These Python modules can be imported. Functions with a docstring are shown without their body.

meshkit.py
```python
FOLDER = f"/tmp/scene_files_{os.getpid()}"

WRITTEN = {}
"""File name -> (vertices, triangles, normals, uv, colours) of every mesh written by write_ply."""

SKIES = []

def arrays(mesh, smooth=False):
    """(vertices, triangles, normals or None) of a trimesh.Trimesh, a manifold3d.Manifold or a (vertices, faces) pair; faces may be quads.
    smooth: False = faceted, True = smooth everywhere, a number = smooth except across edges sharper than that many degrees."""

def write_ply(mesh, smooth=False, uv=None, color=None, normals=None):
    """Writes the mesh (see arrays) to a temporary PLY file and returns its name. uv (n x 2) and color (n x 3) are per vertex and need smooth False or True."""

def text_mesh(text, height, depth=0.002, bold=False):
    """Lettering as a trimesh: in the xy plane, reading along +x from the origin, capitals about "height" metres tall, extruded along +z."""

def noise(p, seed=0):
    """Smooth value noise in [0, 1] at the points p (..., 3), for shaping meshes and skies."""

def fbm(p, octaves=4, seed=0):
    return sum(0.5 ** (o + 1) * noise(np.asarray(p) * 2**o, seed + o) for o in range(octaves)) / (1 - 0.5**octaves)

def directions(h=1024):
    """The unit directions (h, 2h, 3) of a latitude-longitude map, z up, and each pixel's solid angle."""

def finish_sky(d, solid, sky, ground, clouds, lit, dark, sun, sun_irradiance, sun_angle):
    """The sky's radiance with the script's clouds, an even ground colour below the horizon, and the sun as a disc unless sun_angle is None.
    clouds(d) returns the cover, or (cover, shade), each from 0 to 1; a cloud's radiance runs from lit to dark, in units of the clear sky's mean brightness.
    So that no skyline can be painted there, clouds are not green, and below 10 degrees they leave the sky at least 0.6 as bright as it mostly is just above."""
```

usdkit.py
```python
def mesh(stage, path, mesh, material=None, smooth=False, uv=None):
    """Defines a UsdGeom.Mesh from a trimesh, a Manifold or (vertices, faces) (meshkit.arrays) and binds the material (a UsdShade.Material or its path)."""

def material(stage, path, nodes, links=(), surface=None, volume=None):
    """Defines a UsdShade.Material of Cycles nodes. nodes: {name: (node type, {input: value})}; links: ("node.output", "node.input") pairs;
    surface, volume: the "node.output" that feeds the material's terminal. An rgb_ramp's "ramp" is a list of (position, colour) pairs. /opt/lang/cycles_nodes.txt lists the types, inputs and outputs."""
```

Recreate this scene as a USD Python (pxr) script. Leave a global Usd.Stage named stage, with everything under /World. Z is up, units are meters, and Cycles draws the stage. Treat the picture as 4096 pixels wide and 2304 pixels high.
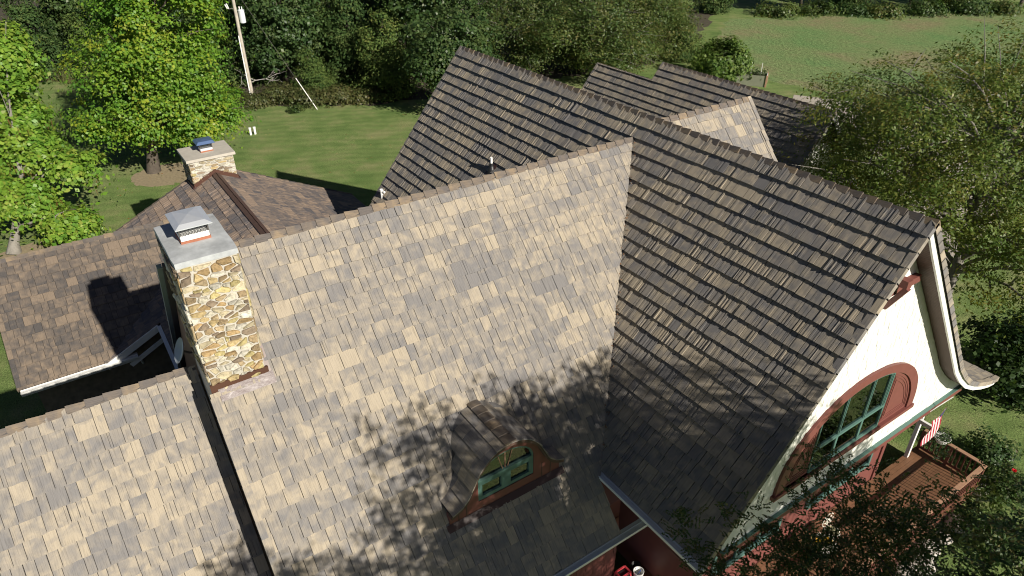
import math, numpy as np, trimesh, usdkit, meshkit
from shapely.geometry import Polygon, MultiPoint, box as sbox
from shapely.ops import voronoi_diagram
from pxr import Usd, UsdGeom, UsdLux, UsdShade, Gf, Sdf, Vt

stage = Usd.Stage.CreateInMemory()
UsdGeom.SetStageUpAxis(stage, 'Z')
UsdGeom.Xform.Define(stage, '/World')
UsdGeom.Scope.Define(stage, '/World/Looks')

# ------------------------------------------------------------------ camera, sky, sun
CAM_H = 18.4
PITCH, ROLL, YAW, FPX = math.radians(31.73), math.radians(-0.414), math.radians(146.0), 2794.0
_f = np.array([math.cos(YAW)*math.cos(PITCH), math.sin(YAW)*math.cos(PITCH), -math.sin(PITCH)])
_r = np.array([math.sin(YAW), -math.cos(YAW), 0.0]); _u = np.cross(_r, _f)
_r2 = math.cos(ROLL)*_r + math.sin(ROLL)*_u; _u2 = np.cross(_r2, _f)
cam = UsdGeom.Camera.Define(stage, '/World/camera')
cam.CreateHorizontalApertureAttr(36.0); cam.CreateVerticalApertureAttr(20.25)
cam.CreateFocalLengthAttr(FPX/4096*36.0); cam.CreateClippingRangeAttr(Gf.Vec2f(0.2, 900))
cam.CreateExposureAttr(0.46)
cam.AddTransformOp().Set(Gf.Matrix4d(*_r2, 0, *_u2, 0, *(-_f), 0, 0, 0, CAM_H, 1))

SUN = np.array([12.2, 1.75, 6.85]); SUN /= np.linalg.norm(SUN)
sky = UsdLux.DomeLight.Define(stage, '/World/sky')
sky.GetPrim().SetCustomDataByKey('kind', 'structure')
skym = usdkit.material(stage, '/World/Looks/sky_look', {
    's': ('sky_texture', {'sky_type': 'single_scattering', 'sun_disc': False, 'air_density': 0.32, 'aerosol_density': 0.5, 'sun_elevation': math.asin(SUN[2]), 'sun_rotation': math.atan2(SUN[0], SUN[1])}),
    'b': ('background_shader', {'strength': 0.05})}, [('s.color', 'b.color')], surface='b.background')
UsdShade.MaterialBindingAPI.Apply(sky.GetPrim()).Bind(skym)
sun = UsdLux.DistantLight.Define(stage, '/World/sun')
sun.CreateIntensityAttr(1.25); sun.CreateAngleAttr(0.5); sun.CreateNormalizeAttr(True); sun.CreateColorAttr(Gf.Vec3f(1.0, 0.93, 0.82))
_z = SUN; _x = np.cross([0, 0, 1.0], _z); _x /= np.linalg.norm(_x); _y = np.cross(_z, _x)
sun.AddTransformOp().Set(Gf.Matrix4d(*_x, 0, *_y, 0, *_z, 0, 0, 0, 0, 1))

# ------------------------------------------------------------------ helpers
A3 = lambda *p: np.array(p, float)
unit = lambda v: np.asarray(v, float)/np.linalg.norm(v)
_used = {}
def numbered(parent, name):
    k = (parent, name); n = _used.get(k, 0); _used[k] = n + 1
    return f'{parent}/{name}' if n == 0 else f'{parent}/{name}_{n:03d}'
ORIGIN = {}
def tag(prim, label=None, cat=None, group=None, kind=None):
    prim = prim.GetPrim() if hasattr(prim, 'GetPrim') else prim
    for k, v in (('label', label), ('category', cat), ('group', group), ('kind', kind)):
        if v: prim.SetCustomDataByKey(k, v)
    return prim
def thing(name, label, cat, loc=(0, 0, 0), rz=0.0, sc=None, group=None):
    p = numbered('/World', name); x = UsdGeom.Xform.Define(stage, p)
    x.AddTranslateOp().Set(Gf.Vec3d(*map(float, loc)))
    if rz: x.AddRotateZOp().Set(float(rz))
    if sc is not None: x.AddScaleOp().Set(Gf.Vec3f(*map(float, sc)))
    tag(x, label, cat, group); ORIGIN[p] = np.array(loc, float)
    return p
def copy_of(src, name, label, cat, loc, rz=0.0, sc=(1, 1, 1), group=None):
    p = thing(name, label, cat, loc, rz, sc, group)
    pr = stage.GetPrimAtPath(p); pr.GetReferences().AddInternalReference(src); pr.SetInstanceable(True)
    tag(pr, label, cat, group)
    return p
def put(path, V, F, mat, col=None, uv=None, smooth=False):
    if smooth:
        m = usdkit.mesh(stage, path, (V, F), mat, smooth=smooth)
        return m
    m = UsdGeom.Mesh.Define(stage, path)
    m.CreatePointsAttr(Vt.Vec3fArray.FromNumpy(np.ascontiguousarray(V, np.float32)))
    F = np.asarray(F, np.int32)
    m.CreateFaceVertexCountsAttr(Vt.IntArray.FromNumpy(np.full(len(F), F.shape[1], np.int32)))
    m.CreateFaceVertexIndicesAttr(Vt.IntArray.FromNumpy(np.ascontiguousarray(F.ravel())))
    m.CreateSubdivisionSchemeAttr('none')
    api = UsdGeom.PrimvarsAPI(m)
    if col is not None:
        api.CreatePrimvar('tint', Sdf.ValueTypeNames.Color3fArray, 'vertex').Set(Vt.Vec3fArray.FromNumpy(np.ascontiguousarray(col, np.float32)))
    if uv is not None:
        api.CreatePrimvar('st', Sdf.ValueTypeNames.TexCoord2fArray, 'vertex').Set(Vt.Vec2fArray.FromNumpy(np.ascontiguousarray(uv, np.float32)))
    UsdShade.MaterialBindingAPI.Apply(m.GetPrim()).Bind(mat)
    return m
def root_of(parent): return '/'.join(parent.split('/')[:3])
def part(name, mesh, mat, parent='/World', smooth=False, label=None, kind=None):
    """mesh: MB, or (V, F[, col, uv]) in world coordinates."""
    if isinstance(mesh, MB): mesh = mesh.arrays()
    V, F = np.asarray(mesh[0], float), np.asarray(mesh[1])
    col = mesh[2] if len(mesh) > 2 else None; uv = mesh[3] if len(mesh) > 3 else None
    o = ORIGIN.get(root_of(parent)) if parent != '/World' else None
    if o is not None: V = V - o
    p = numbered(parent, name)
    m = put(p, V, F, mat, col, uv, smooth)
    if label or kind: tag(m, label, None, None, kind)
    return p
class MB:
    """collects triangles"""
    def __init__(s): s.V, s.F, s.C, s.U, s.n = [], [], [], [], 0
    def add(s, V, F, c=(0.5, 0.5, 0.5), uv=None):
        V = np.asarray(V, float); F = np.asarray(F, int)
        if F.shape[1] == 4: F = np.vstack([F[:, [0, 1, 2]], F[:, [0, 2, 3]]])
        s.V.append(V); s.F.append(F + s.n); s.n += len(V)
        c = np.asarray(c, float); s.C.append(np.tile(c, (len(V), 1)) if c.ndim == 1 else c)
        s.U.append(np.zeros((len(V), 2)) if uv is None else np.asarray(uv, float))
        return s
    def arrays(s): return np.vstack(s.V), np.vstack(s.F), np.vstack(s.C), np.vstack(s.U)
    def box(s, lo, hi, c=(0.5, 0.5, 0.5)):
        x0, y0, z0 = np.minimum(lo, hi); x1, y1, z1 = np.maximum(lo, hi)
        V = [(x0,y0,z0),(x1,y0,z0),(x1,y1,z0),(x0,y1,z0),(x0,y0,z1),(x1,y0,z1),(x1,y1,z1),(x0,y1,z1)]
        return s.add(V, [(0,3,2,1),(4,5,6,7),(0,1,5,4),(1,2,6,5),(2,3,7,6),(3,0,4,7)], c)
    def beam(s, a, b, w, h, up=(0, 0, 1), c=(0.5, 0.5, 0.5)):
        a, b = A3(*a), A3(*b); d = unit(b - a); r = np.cross(d, up)
        r = unit(r) if np.linalg.norm(r) > 1e-6 else A3(1, 0, 0); u = np.cross(r, d)
        V = [p + sx*r*w/2 + sz*u*h/2 for p in (a, b) for sx, sz in ((-1, -1), (1, -1), (1, 1), (-1, 1))]
        return s.add(V, [(0,1,2,3),(7,6,5,4),(0,4,5,1),(1,5,6,2),(2,6,7,3),(3,7,4,0)], c)
    def prism(s, poly, axis, a0, a1, c=(0.5, 0.5, 0.5), holes=()):
        """poly in the two other axes (in order); extruded from a0 to a1 along axis 'x', 'y' or 'z'."""
        g = poly if hasattr(poly, 'exterior') else Polygon(poly, holes)
        m = trimesh.creation.extrude_polygon(g, abs(a1 - a0), engine='earcut')
        v = np.array(m.vertices); lo = min(a0, a1); f = np.array(m.faces)
        if axis == 'z': V = np.c_[v[:, 0], v[:, 1], v[:, 2] + lo]
        elif axis == 'x': V = np.c_[v[:, 2] + lo, v[:, 0], v[:, 1]]
        else: V = np.c_[v[:, 0], v[:, 2] + lo, v[:, 1]]; f = f[:, ::-1]
        return s.add(V, f, c)
    def tube(s, P, R, n=6, c=(0.5, 0.5, 0.5), cap=True):
        P = np.asarray(P, float); R = np.broadcast_to(np.asarray(R, float), (len(P),))
        T = np.gradient(P, axis=0) if len(P) > 1 else np.array([[0, 0, 1.0]])
        V = []; ref = A3(0.31, 0.87, 0.4)
        for p, t, r in zip(P, T, R):
            t = unit(t); a = np.cross(t, ref)
            if np.linalg.norm(a) < 1e-3: a = np.cross(t, (1, 0, 0))
            a = unit(a); b = np.cross(t, a)
            th = np.arange(n)*2*np.pi/n
            V.append(p + r*(np.cos(th)[:, None]*a + np.sin(th)[:, None]*b))
        V = np.vstack(V); F = []
        for k in range(len(P) - 1):
            for j in range(n):
                j2 = (j + 1) % n; F.append((k*n + j, k*n + j2, k*n + n + j2, k*n + n + j))
        F = np.array(F); F3 = np.vstack([F[:, [0, 1, 2]], F[:, [0, 2, 3]]])
        if cap:
            e = (len(P) - 1)*n
            F3 = np.vstack([F3, [(0, j + 1, j) for j in range(1, n - 1)], [(e, e + j, e + j + 1) for j in range(1, n - 1)]])
        return s.add(V, F3, c)
    def lathe(s, prof, centre, n=20, c=(0.5, 0.5, 0.5)):
        prof = np.asarray(prof, float); th = np.arange(n)*2*np.pi/n; k = len(prof)
        V = np.vstack([np.c_[r*np.cos(th), r*np.sin(th), np.full(n, z)] for r, z in prof]) + np.asarray(centre)
        F = [(i*n + j, i*n + (j + 1) % n, (i + 1)*n + (j + 1) % n, (i + 1)*n + j) for i in range(k - 1) for j in range(n)]
        return s.add(V, F, c)

def screen_size(P):
    """apparent size of a one metre thing at P for the camera; 0 outside the frame (only used to choose which pieces stay single)."""
    d = np.asarray(P, float) - A3(0, 0, CAM_H); z = d @ _f
    if z <= 0.1: return 0
    x, y = FPX*(d @ _r2)/z, FPX*(d @ _u2)/z
    return FPX/z if abs(x) < 2150 and abs(y) < 1250 else 0

# ------------------------------------------------------------------ materials
def M(name, nodes, links, surface='p.BSDF'): return usdkit.material(stage, '/World/Looks/' + name, nodes, links, surface=surface)
def plain(name, color, rough=0.6, var=0.12, scale=3.0, bump=0.0, metal=0.0, spec=0.5, bscale=40.0, coord='position'):
    c = np.array(color, float)
    nodes = {'g': ('geometry', {}), 'n': ('noise_texture', {'scale': scale, 'detail': 6.0, 'roughness': 0.65}),
             'r': ('rgb_ramp', {'ramp': [(0.25, tuple(c*(1 - var))), (0.75, tuple(np.minimum(c*(1 + var), 1)))]}),
             'p': ('principled_bsdf', {'roughness': rough, 'metallic': metal, 'specular_ior_level': spec})}
    links = [('g.position', 'n.vector'), ('n.fac', 'r.fac'), ('r.color', 'p.base_color')]
    if bump:
        nodes['n2'] = ('noise_texture', {'scale': bscale, 'detail': 4.0}); nodes['b'] = ('bump', {'strength': 0.6, 'distance': bump})
        links += [('g.position', 'n2.vector'), ('n2.fac', 'b.height'), ('b.normal', 'p.normal')]
    return M(name, nodes, links)

def shake_mat(name, dark, light, rough=0.75, grain=1.0):
    """stone coated shakes: each has its own tone (tint.r), mottled from a charcoal to a tan coat, with split grain running down the slope."""
    nodes = {
        'a': ('attribute', {'attribute': 'tint'}), 'sa': ('separate_color', {}), 'uv': ('attribute', {'attribute': 'st'}),
        'off': ('combine_xyz', {}), 'mo': ('math', {'math_type': 'multiply', 'value2': 37.0}), 'mo2': ('math', {'math_type': 'multiply', 'value2': 91.0}),
        'ad': ('vector_math', {'math_type': 'add'}),
        'mg': ('mapping', {'scale': (58.0, 2.6, 1.0)}), 'ng': ('noise_texture', {'scale': 1.0, 'detail': 5.0, 'roughness': 0.6}),
        'mm': ('mapping', {'scale': (3.2, 3.4, 1.0)}), 'nm': ('noise_texture', {'scale': 1.0, 'detail': 4.0, 'roughness': 0.5, 'distortion': 0.5}),
        'su': ('math', {'math_type': 'subtract', 'value2': 0.5}), 'mu': ('math', {'math_type': 'multiply', 'value2': 1.35}), 'pl': ('math', {'math_type': 'add'}),
        'ramp': ('rgb_ramp', {'ramp': [(0.22, dark), (0.50, tuple(0.62*np.array(dark) + 0.38*np.array(light))), (0.80, light)]}),
        'gr': ('rgb_ramp', {'ramp': [(0.30, (0.62,)*3), (0.5, (0.98,)*3), (0.75, (1.12,)*3)]}),
        'mx': ('mix_color', {'blend_type': 'multiply', 'fac': 0.75*grain}),
        'fs': ('noise_texture', {'scale': 230.0, 'detail': 2.0}), 'fr': ('rgb_ramp', {'ramp': [(0.35, (0.80,)*3), (0.65, (1.15,)*3)]}),
        'mx2': ('mix_color', {'blend_type': 'multiply', 'fac': 0.6}),
        'b': ('bump', {'strength': 0.7, 'distance': 0.004*grain}),
        'p': ('principled_bsdf', {'roughness': rough, 'specular_ior_level': 0.04})}
    links = [('a.color', 'sa.color'), ('sa.g', 'mo.value1'), ('sa.b', 'mo2.value1'), ('mo.value', 'off.x'), ('mo2.value', 'off.y'),
             ('uv.vector', 'ad.vector1'), ('off.vector', 'ad.vector2'), ('ad.vector', 'mg.vector'), ('mg.vector', 'ng.vector'),
             ('ad.vector', 'mm.vector'), ('mm.vector', 'nm.vector'), ('nm.fac', 'su.value1'), ('su.value', 'mu.value1'), ('mu.value', 'pl.value1'), ('sa.r', 'pl.value2'),
             ('pl.value', 'ramp.fac'), ('ng.fac', 'gr.fac'), ('ramp.color', 'mx.a'), ('gr.color', 'mx.b'), ('uv.vector', 'fs.vector'), ('fs.fac', 'fr.fac'),
             ('mx.result', 'mx2.a'), ('fr.color', 'mx2.b'), ('mx2.result', 'p.base_color'), ('ng.fac', 'b.height'), ('b.normal', 'p.normal')]
    return nodes, links
SHAKE = M('shake_look', *shake_mat('shake', (0.192, 0.184, 0.180), (0.368, 0.318, 0.245)))
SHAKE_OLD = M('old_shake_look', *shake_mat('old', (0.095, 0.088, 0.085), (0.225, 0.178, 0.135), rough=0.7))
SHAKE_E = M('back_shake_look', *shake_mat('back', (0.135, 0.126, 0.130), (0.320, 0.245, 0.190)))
CAPM = M('cap_look', *shake_mat('cap', (0.125, 0.112, 0.105), (0.26, 0.20, 0.135)))
UNDER = plain('roof_underlay', (0.022, 0.019, 0.017), 0.8)
WHITE = plain('white_paint', (0.78, 0.78, 0.75), 0.4, 0.04, 2.0)
CREAM = plain('cream_paint', (0.70, 0.70, 0.645), 0.6, 0.10, 2.2, 0.003)
RED = plain('barn_red_paint', (0.165, 0.056, 0.046), 0.5, 0.12, 4.0, 0.002)
REDD = plain('deck_red_stain', (0.145, 0.054, 0.034), 0.6, 0.2, 5.0, 0.002)
DECKM = plain('deck_board_stain', (0.185, 0.092, 0.048), 0.6, 0.25, 6.0, 0.003)
RAILM = plain('rail_timber', (0.34, 0.20, 0.125), 0.65, 0.2, 8.0, 0.003)
TEAL = plain('teal_paint', (0.080, 0.165, 0.140), 0.45, 0.1, 6.0)
SOFFIT = plain('brown_soffit', (0.085, 0.050, 0.038), 0.6, 0.15, 6.0)
FLASH = plain('brown_flashing', (0.085, 0.040, 0.028), 0.38, 0.08, 4.0, metal=0.0, spec=0.5)
FLASHM = plain('brown_metal', (0.065, 0.032, 0.029), 0.35, 0.1, 3.0, 0.01, bscale=5.0)
MORTAR = plain('mortar', (0.43, 0.41, 0.36), 0.85, 0.15, 9.0, 0.006)
SLAB = plain('chimney_slab', (0.40, 0.42, 0.43), 0.8, 0.34, 2.4, 0.006, bscale=12.0)
SLAB2 = plain('back_slab', (0.45, 0.42, 0.36), 0.8, 0.12, 4.0, 0.004)
STEEL = plain('stainless', (0.74, 0.77, 0.80), 0.45, 0.06, 3.0, 0.006, metal=0.55, bscale=6.0)
MESHM = plain('expanded_metal', (0.10, 0.095, 0.085), 0.55, 0.1, 5.0, metal=0.3)
CLAY = plain('flue_clay', (0.32, 0.12, 0.065), 0.7, 0.15, 5.0)
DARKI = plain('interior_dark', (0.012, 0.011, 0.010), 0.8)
STONEW = plain('stone_wall', (0.20, 0.17, 0.12), 0.85, 0.4, 4.0, 0.02, bscale=6.0)
GREENP = plain('green_grey_paint', (0.20, 0.25, 0.24), 0.5)
PVC = plain('white_pvc', (0.80, 0.80, 0.78), 0.35, 0.04)
RUBBER = plain('black_rubber', (0.02, 0.02, 0.022), 0.5)
GALV = plain('valley_metal', (0.035, 0.028, 0.024), 0.5, 0.2)
def tinted(name, rough=0.8, var=0.25, scale=9.0, bump=0.01, bscale=14.0):
    return M(name, {'a': ('attribute', {'attribute': 'tint'}), 'g': ('geometry', {}), 'n': ('noise_texture', {'scale': scale, 'detail': 6.0, 'roughness': 0.7}),
        'r': ('rgb_ramp', {'ramp': [(0.25, (1 - var*1.6,)*3), (0.5, (1.0,)*3), (0.8, (1 + var,)*3)]}), 'm': ('mix_color', {'blend_type': 'multiply', 'fac': 1.0}),
        'n2': ('noise_texture', {'scale': bscale, 'detail': 5.0}), 'b': ('bump', {'strength': 0.8, 'distance': bump}), 'p': ('principled_bsdf', {'roughness': rough, 'specular_ior_level': 0.3})},
        [('g.position', 'n.vector'), ('n.fac', 'r.fac'), ('a.color', 'm.a'), ('r.color', 'm.b'), ('m.result', 'p.base_color'), ('g.position', 'n2.vector'), ('n2.fac', 'b.height'), ('b.normal', 'p.normal')])
STONE = tinted('field_stone', var=.42, scale=13.0)
GLASS = M('window_glass', {'t': ('transparent_bsdf', {'color': (0.75, 0.80, 0.78)}), 'g': ('glossy_bsdf', {'roughness': 0.02, 'color': (0.9, 0.93, 0.95)}),
    'f': ('fresnel', {'IOR': 2.5}), 'm': ('mix_closure', {})}, [('f.fac', 'm.fac'), ('t.BSDF', 'm.closure1'), ('g.BSDF', 'm.closure2')], surface='m.closure')

# ------------------------------------------------------------------ shake roofs
EXP = 0.385
def shake_mesh(poly, v0, v1, hb, ht, O, U, D, N, tone, r1, r2, rng):
    """one shake: clipped outline poly (u, v); the top runs from ht at v0 to hb at the butt v1."""
    P = np.array(poly.exterior.coords)[:-1]
    if Polygon(P).exterior.is_ccw is False: P = P[::-1]
    n = len(P); h = ht + (hb - ht)*np.clip((P[:, 1] - v0)/(v1 - v0), 0, 1)
    top = O + P[:, :1]*U + P[:, 1:]*D + h[:, None]*N
    bot = O + P[:, :1]*U + P[:, 1:]*D - 0.006*N
    V = np.vstack([top, bot, top]); uv = np.vstack([P, P, P])
    flip = np.dot(np.cross(U, D), N) < 0
    F = [(0, i, i + 1) for i in range(1, n - 1)]
    for i in range(n):
        j = (i + 1) % n; F += [(2*n + j, 2*n + i, n + i), (2*n + j, n + i, n + j)]
    F = np.array(F)
    if flip: F = F[:, ::-1]
    return V, F, np.tile([tone, r1, r2], (3*n, 1)), uv
def shakes(parent, O, U, D, region, seed, mat, n_single=300, hb=0.030, exp=EXP, tone_c=0.53, first=0.0, rest_name='shake_field', gap=0.006, ribs=0.0, jit=1.0):
    rng = np.random.default_rng(seed); O, U, D = A3(*O), unit(U), unit(D)
    N = np.cross(U, D); N = N if N[2] > 0 else -N
    u0, vmin, u1, vmax = region.bounds
    out = []; v = first; row = 0
    while v < vmax - 0.03:
        u = u0 - rng.uniform(0, 0.4)
        wave = rng.uniform(0, 6)
        while u < u1:
            w = rng.choice([0.17, 0.21, 0.25, 0.35, 0.40], p=[.17, .22, .17, .22, .22])
            pair = rng.random() < 0.45
            va, vb = v - 0.03, v + exp + jit*rng.uniform(-0.010, 0.012) + 0.006*math.sin(u*2.3 + wave)
            r = sbox(u + gap, max(va, vmin), u + w - gap, min(vb, vmax))
            if not region.contains(r): r = r.intersection(region)
            if r.area > 0.004:
                for g in getattr(r, 'geoms', [r]):
                    if g.geom_type != 'Polygon' or g.area < 0.004: continue
                    tone = np.clip(tone_c + rng.normal(0, 0.15), 0.05, 0.95) if not (pair and out) else out[-1][1]
                    h1, h0, q1, q2 = hb + rng.uniform(-0.009, 0.008), 0.004 + rng.uniform(0, 0.003), rng.random(), rng.random()
                    bx = g.bounds
                    if ribs and bx[2] - bx[0] > 0.07:
                        nr = max(2, int((bx[2] - bx[0])/rng.uniform(.026, .065))); cut = np.linspace(bx[0], bx[2], nr + 1); cut[1:-1] += rng.normal(0, .012, nr - 1); cut.sort(); mb = MB(); rect = len(g.exterior.coords) == 5 and g.area > .999*(bx[2] - bx[0])*(bx[3] - bx[1])
                        deep = ribs*rng.choice([.35, 1.0, 1.5])
                        for ca, cb in zip(cut[:-1], cut[1:]):
                            if cb - ca < .008: continue
                            gg = sbox(ca, bx[1], cb, bx[3] + jit*rng.uniform(-.005, .005)) if rect else g.intersection(sbox(ca, bx[1] - 1, cb, bx[3] + 1))
                            if gg.geom_type != 'Polygon' or gg.area < 1e-4: continue
                            e = rng.normal(0, deep); mb.add(*shake_mesh(gg, v - 0.03, v + exp, max(h1 + e, .012), max(h0 + e*.8, .002), O, U, D, N, tone, q1, q2, rng))
                        if not mb.n: continue
                        m = mb.arrays()
                    else: m = shake_mesh(g, v - 0.03, v + exp, h1, h0, O, U, D, N, tone, q1, q2, rng)
                    out.append((m, tone, screen_size(m[0][0])))
            u += w
        v += exp; row += 1
    order = np.argsort([-o[2] for o in out], kind='stable')
    single = set(order[:n_single].tolist()); rest = MB(); k = 0
    for i, (m, _, s) in enumerate(out):
        if i in single and s > 0: part('shake', m, mat, parent); k += 1
        else: rest.add(*m)
    if rest.n: part(rest_name, rest, mat, parent, kind='stuff')
    return len(out)
def ridge_caps(parent, a, b, sl, mat, seed, raised_at='a', half=0.17, spacing=0.357, flat=False):
    """saddle tiles along the ridge a-b; sl = slope of both sides; every tile's raised end looks to a or b."""
    rng = np.random.default_rng(seed); a, b = A3(*a), A3(*b); L = np.linalg.norm(b - a); d = (b - a)/L
    side = unit(np.cross(d, (0, 0, 1))); n = max(1, round(L/spacing)); sp = L/n
    c = 1/math.hypot(1, sl); wing = [side*c + A3(0, 0, -sl*c), -side*c + A3(0, 0, -sl*c)]
    for i in range(n):
        hi, lo = (0.062 + rng.uniform(-.006, .008), 0.022)
        if raised_at == 'b': e0, e1, s0, s1 = lo, hi, i*sp - 0.03, (i + 1)*sp + 0.006
        else: e0, e1, s0, s1 = hi, lo, i*sp - 0.006, (i + 1)*sp + 0.03
        s0, s1 = max(s0, 0), min(s1, L); hw = half + rng.uniform(-.008, .008); th = 0.022
        V = []; uv = []
        for s, e in ((s0, e0), (s1, e1)):
            p = a + d*s
            for w, t in ((wing[0], 0), (None, 0), (wing[1], 0), (wing[1], th + e*0.4), (None, th + e*0.4), (wing[0], th + e*0.4)):
                q = p + A3(0, 0, e - t) + (w*hw if w is not None else 0)
                V.append(q); uv.append((s*1.0, 0 if w is None else hw))
        F = [(0, 6, 7, 1), (1, 7, 8, 2), (2, 8, 9, 3), (3, 9, 10, 4), (4, 10, 11, 5), (5, 11, 6, 0), (0, 1, 4, 5), (1, 2, 3, 4), (6, 11, 10, 7), (7, 10, 9, 8)]
        F = np.array(F)[:, ::-1]; tone = np.clip(0.45 + rng.normal(0, .13), 0, 1)
        m = MB().add(V, F, (tone, rng.random(), rng.random()), np.array(uv)[:, ::-1])
        # open the shared corners so that the faces stay flat
        Vv, Ff, Cc, Uu = m.arrays(); Vx = Vv[Ff].reshape(-1, 3)
        part('ridge_cap', (Vx, np.arange(len(Vx)).reshape(-1, 3), Cc[Ff].reshape(-1, 3), Uu[Ff].reshape(-1, 2)), mat, parent)
def rake_tiles(parent, O, D, U, vmax, mat, seed, width=0.13, drop=0.11, exp=EXP):
    """edge tiles down a rake; O at the ridge, D down the slope, U pointing into the roof."""
    rng = np.random.default_rng(seed); O, D, U = A3(*O), unit(D), unit(U); N = np.cross(U, D); N = N if N[2] > 0 else -N
    v = 0
    while v < vmax - 0.05:
        v1 = min(v + exp + rng.uniform(-.01, .01), vmax); hi = 0.058 + rng.uniform(-.006, .006); lo = 0.030; w = width + rng.uniform(-.01, .015)
        tone = np.clip(0.5 + rng.normal(0, .2), 0, 1)
        V = []
        for s, h in ((v - 0.03, lo), (v1, hi)):
            p = O + D*s
            V += [p - U*0.02 + N*(-drop), p - U*0.02 + N*h, p + U*w + N*h, p + U*w + N*0.0]
        F = [(0, 4, 5, 1), (1, 5, 6, 2), (2, 6, 7, 3), (0, 1, 2, 3), (7, 6, 5, 4), (0, 3, 7, 4)]
        m = MB().add(V, F, (tone, rng.random(), rng.random()), [(0, v), (0, v), (w, v), (w, v), (0, v1), (0, v1), (w, v1), (w, v1)])
        Vv, Ff, Cc, Uu = m.arrays(); Vx = Vv[Ff].reshape(-1, 3)
        part('rake_tile', (Vx, np.arange(len(Vx)).reshape(-1, 3), Cc[Ff].reshape(-1, 3), Uu[Ff].reshape(-1, 2)), mat, parent)
        v += exp
def deck_plane(parent, name, O, U, D, region, mat, th=0.10, under=True):
    """the boards under the shakes: a slab below the slope."""
    O, U, D = A3(*O), unit(U), unit(D); N = np.cross(U, D); N = N if N[2] > 0 else -N
    g = region.geoms[0] if hasattr(region, 'geoms') else region
    m = trimesh.creation.extrude_polygon(g, th, engine='earcut'); v = np.array(m.vertices)
    V = O + v[:, :1]*U + v[:, 1:2]*D + (v[:, 2:] - th - 0.012)*N
    F = np.array(m.faces)
    if np.dot(np.cross(U, D), N) < 0: F = F[:, ::-1]
    return part(name, (V, F), UNDER if under else mat, parent)
def gutter(parent, a, b, out, mat, w=0.13, h=0.12, name='gutter'):
    """open trough from a to b (front lip level), out = horizontal direction away from the wall."""
    a, b, out = A3(*a), A3(*b), unit(out); Z = A3(0, 0, 1); t = 0.012
    prof = [(0, 0), (0, -h), (w*0.8, -h), (w, -h*0.35), (w, 0.0), (w - 0.02, 0.0), (w - 0.03, -0.022), (t, -0.022), (t, 0)]
    m = trimesh.creation.extrude_polygon(Polygon(prof), np.linalg.norm(b - a), engine='earcut'); v = np.array(m.vertices)
    V = a + v[:, :1]*out + v[:, 1:2]*Z + v[:, 2:]*unit(b - a); F = np.array(m.faces)
    if np.dot(np.cross(out, Z), b - a) < 0: F = F[:, ::-1]
    return part(name, (V, F), mat, parent)

S1 = 1.24; K1 = math.hypot(1, S1)          # steep roofs
SD, KD = 0.55, math.hypot(1, 0.55)         # low back roof
SE, KE = 0.48, math.hypot(1, 0.48)         # chimney end roof
house = thing('house', 'large house with steep shake roofs, cream gable, red trim and two stone chimneys', 'house', (-14.8, 8, 0))
BX0, BX1, BY, BZ = -25.8, -6.0, 14.95, 11.73
AX, AZ, AY0 = -14.8, 11.14, 1.05
dA = A3(1, 0, -S1)/K1; dB = A3(0, -1, -S1)/K1; X, Y, Z = A3(1, 0, 0), A3(0, 1, 0), A3(0, 0, 1)

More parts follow.
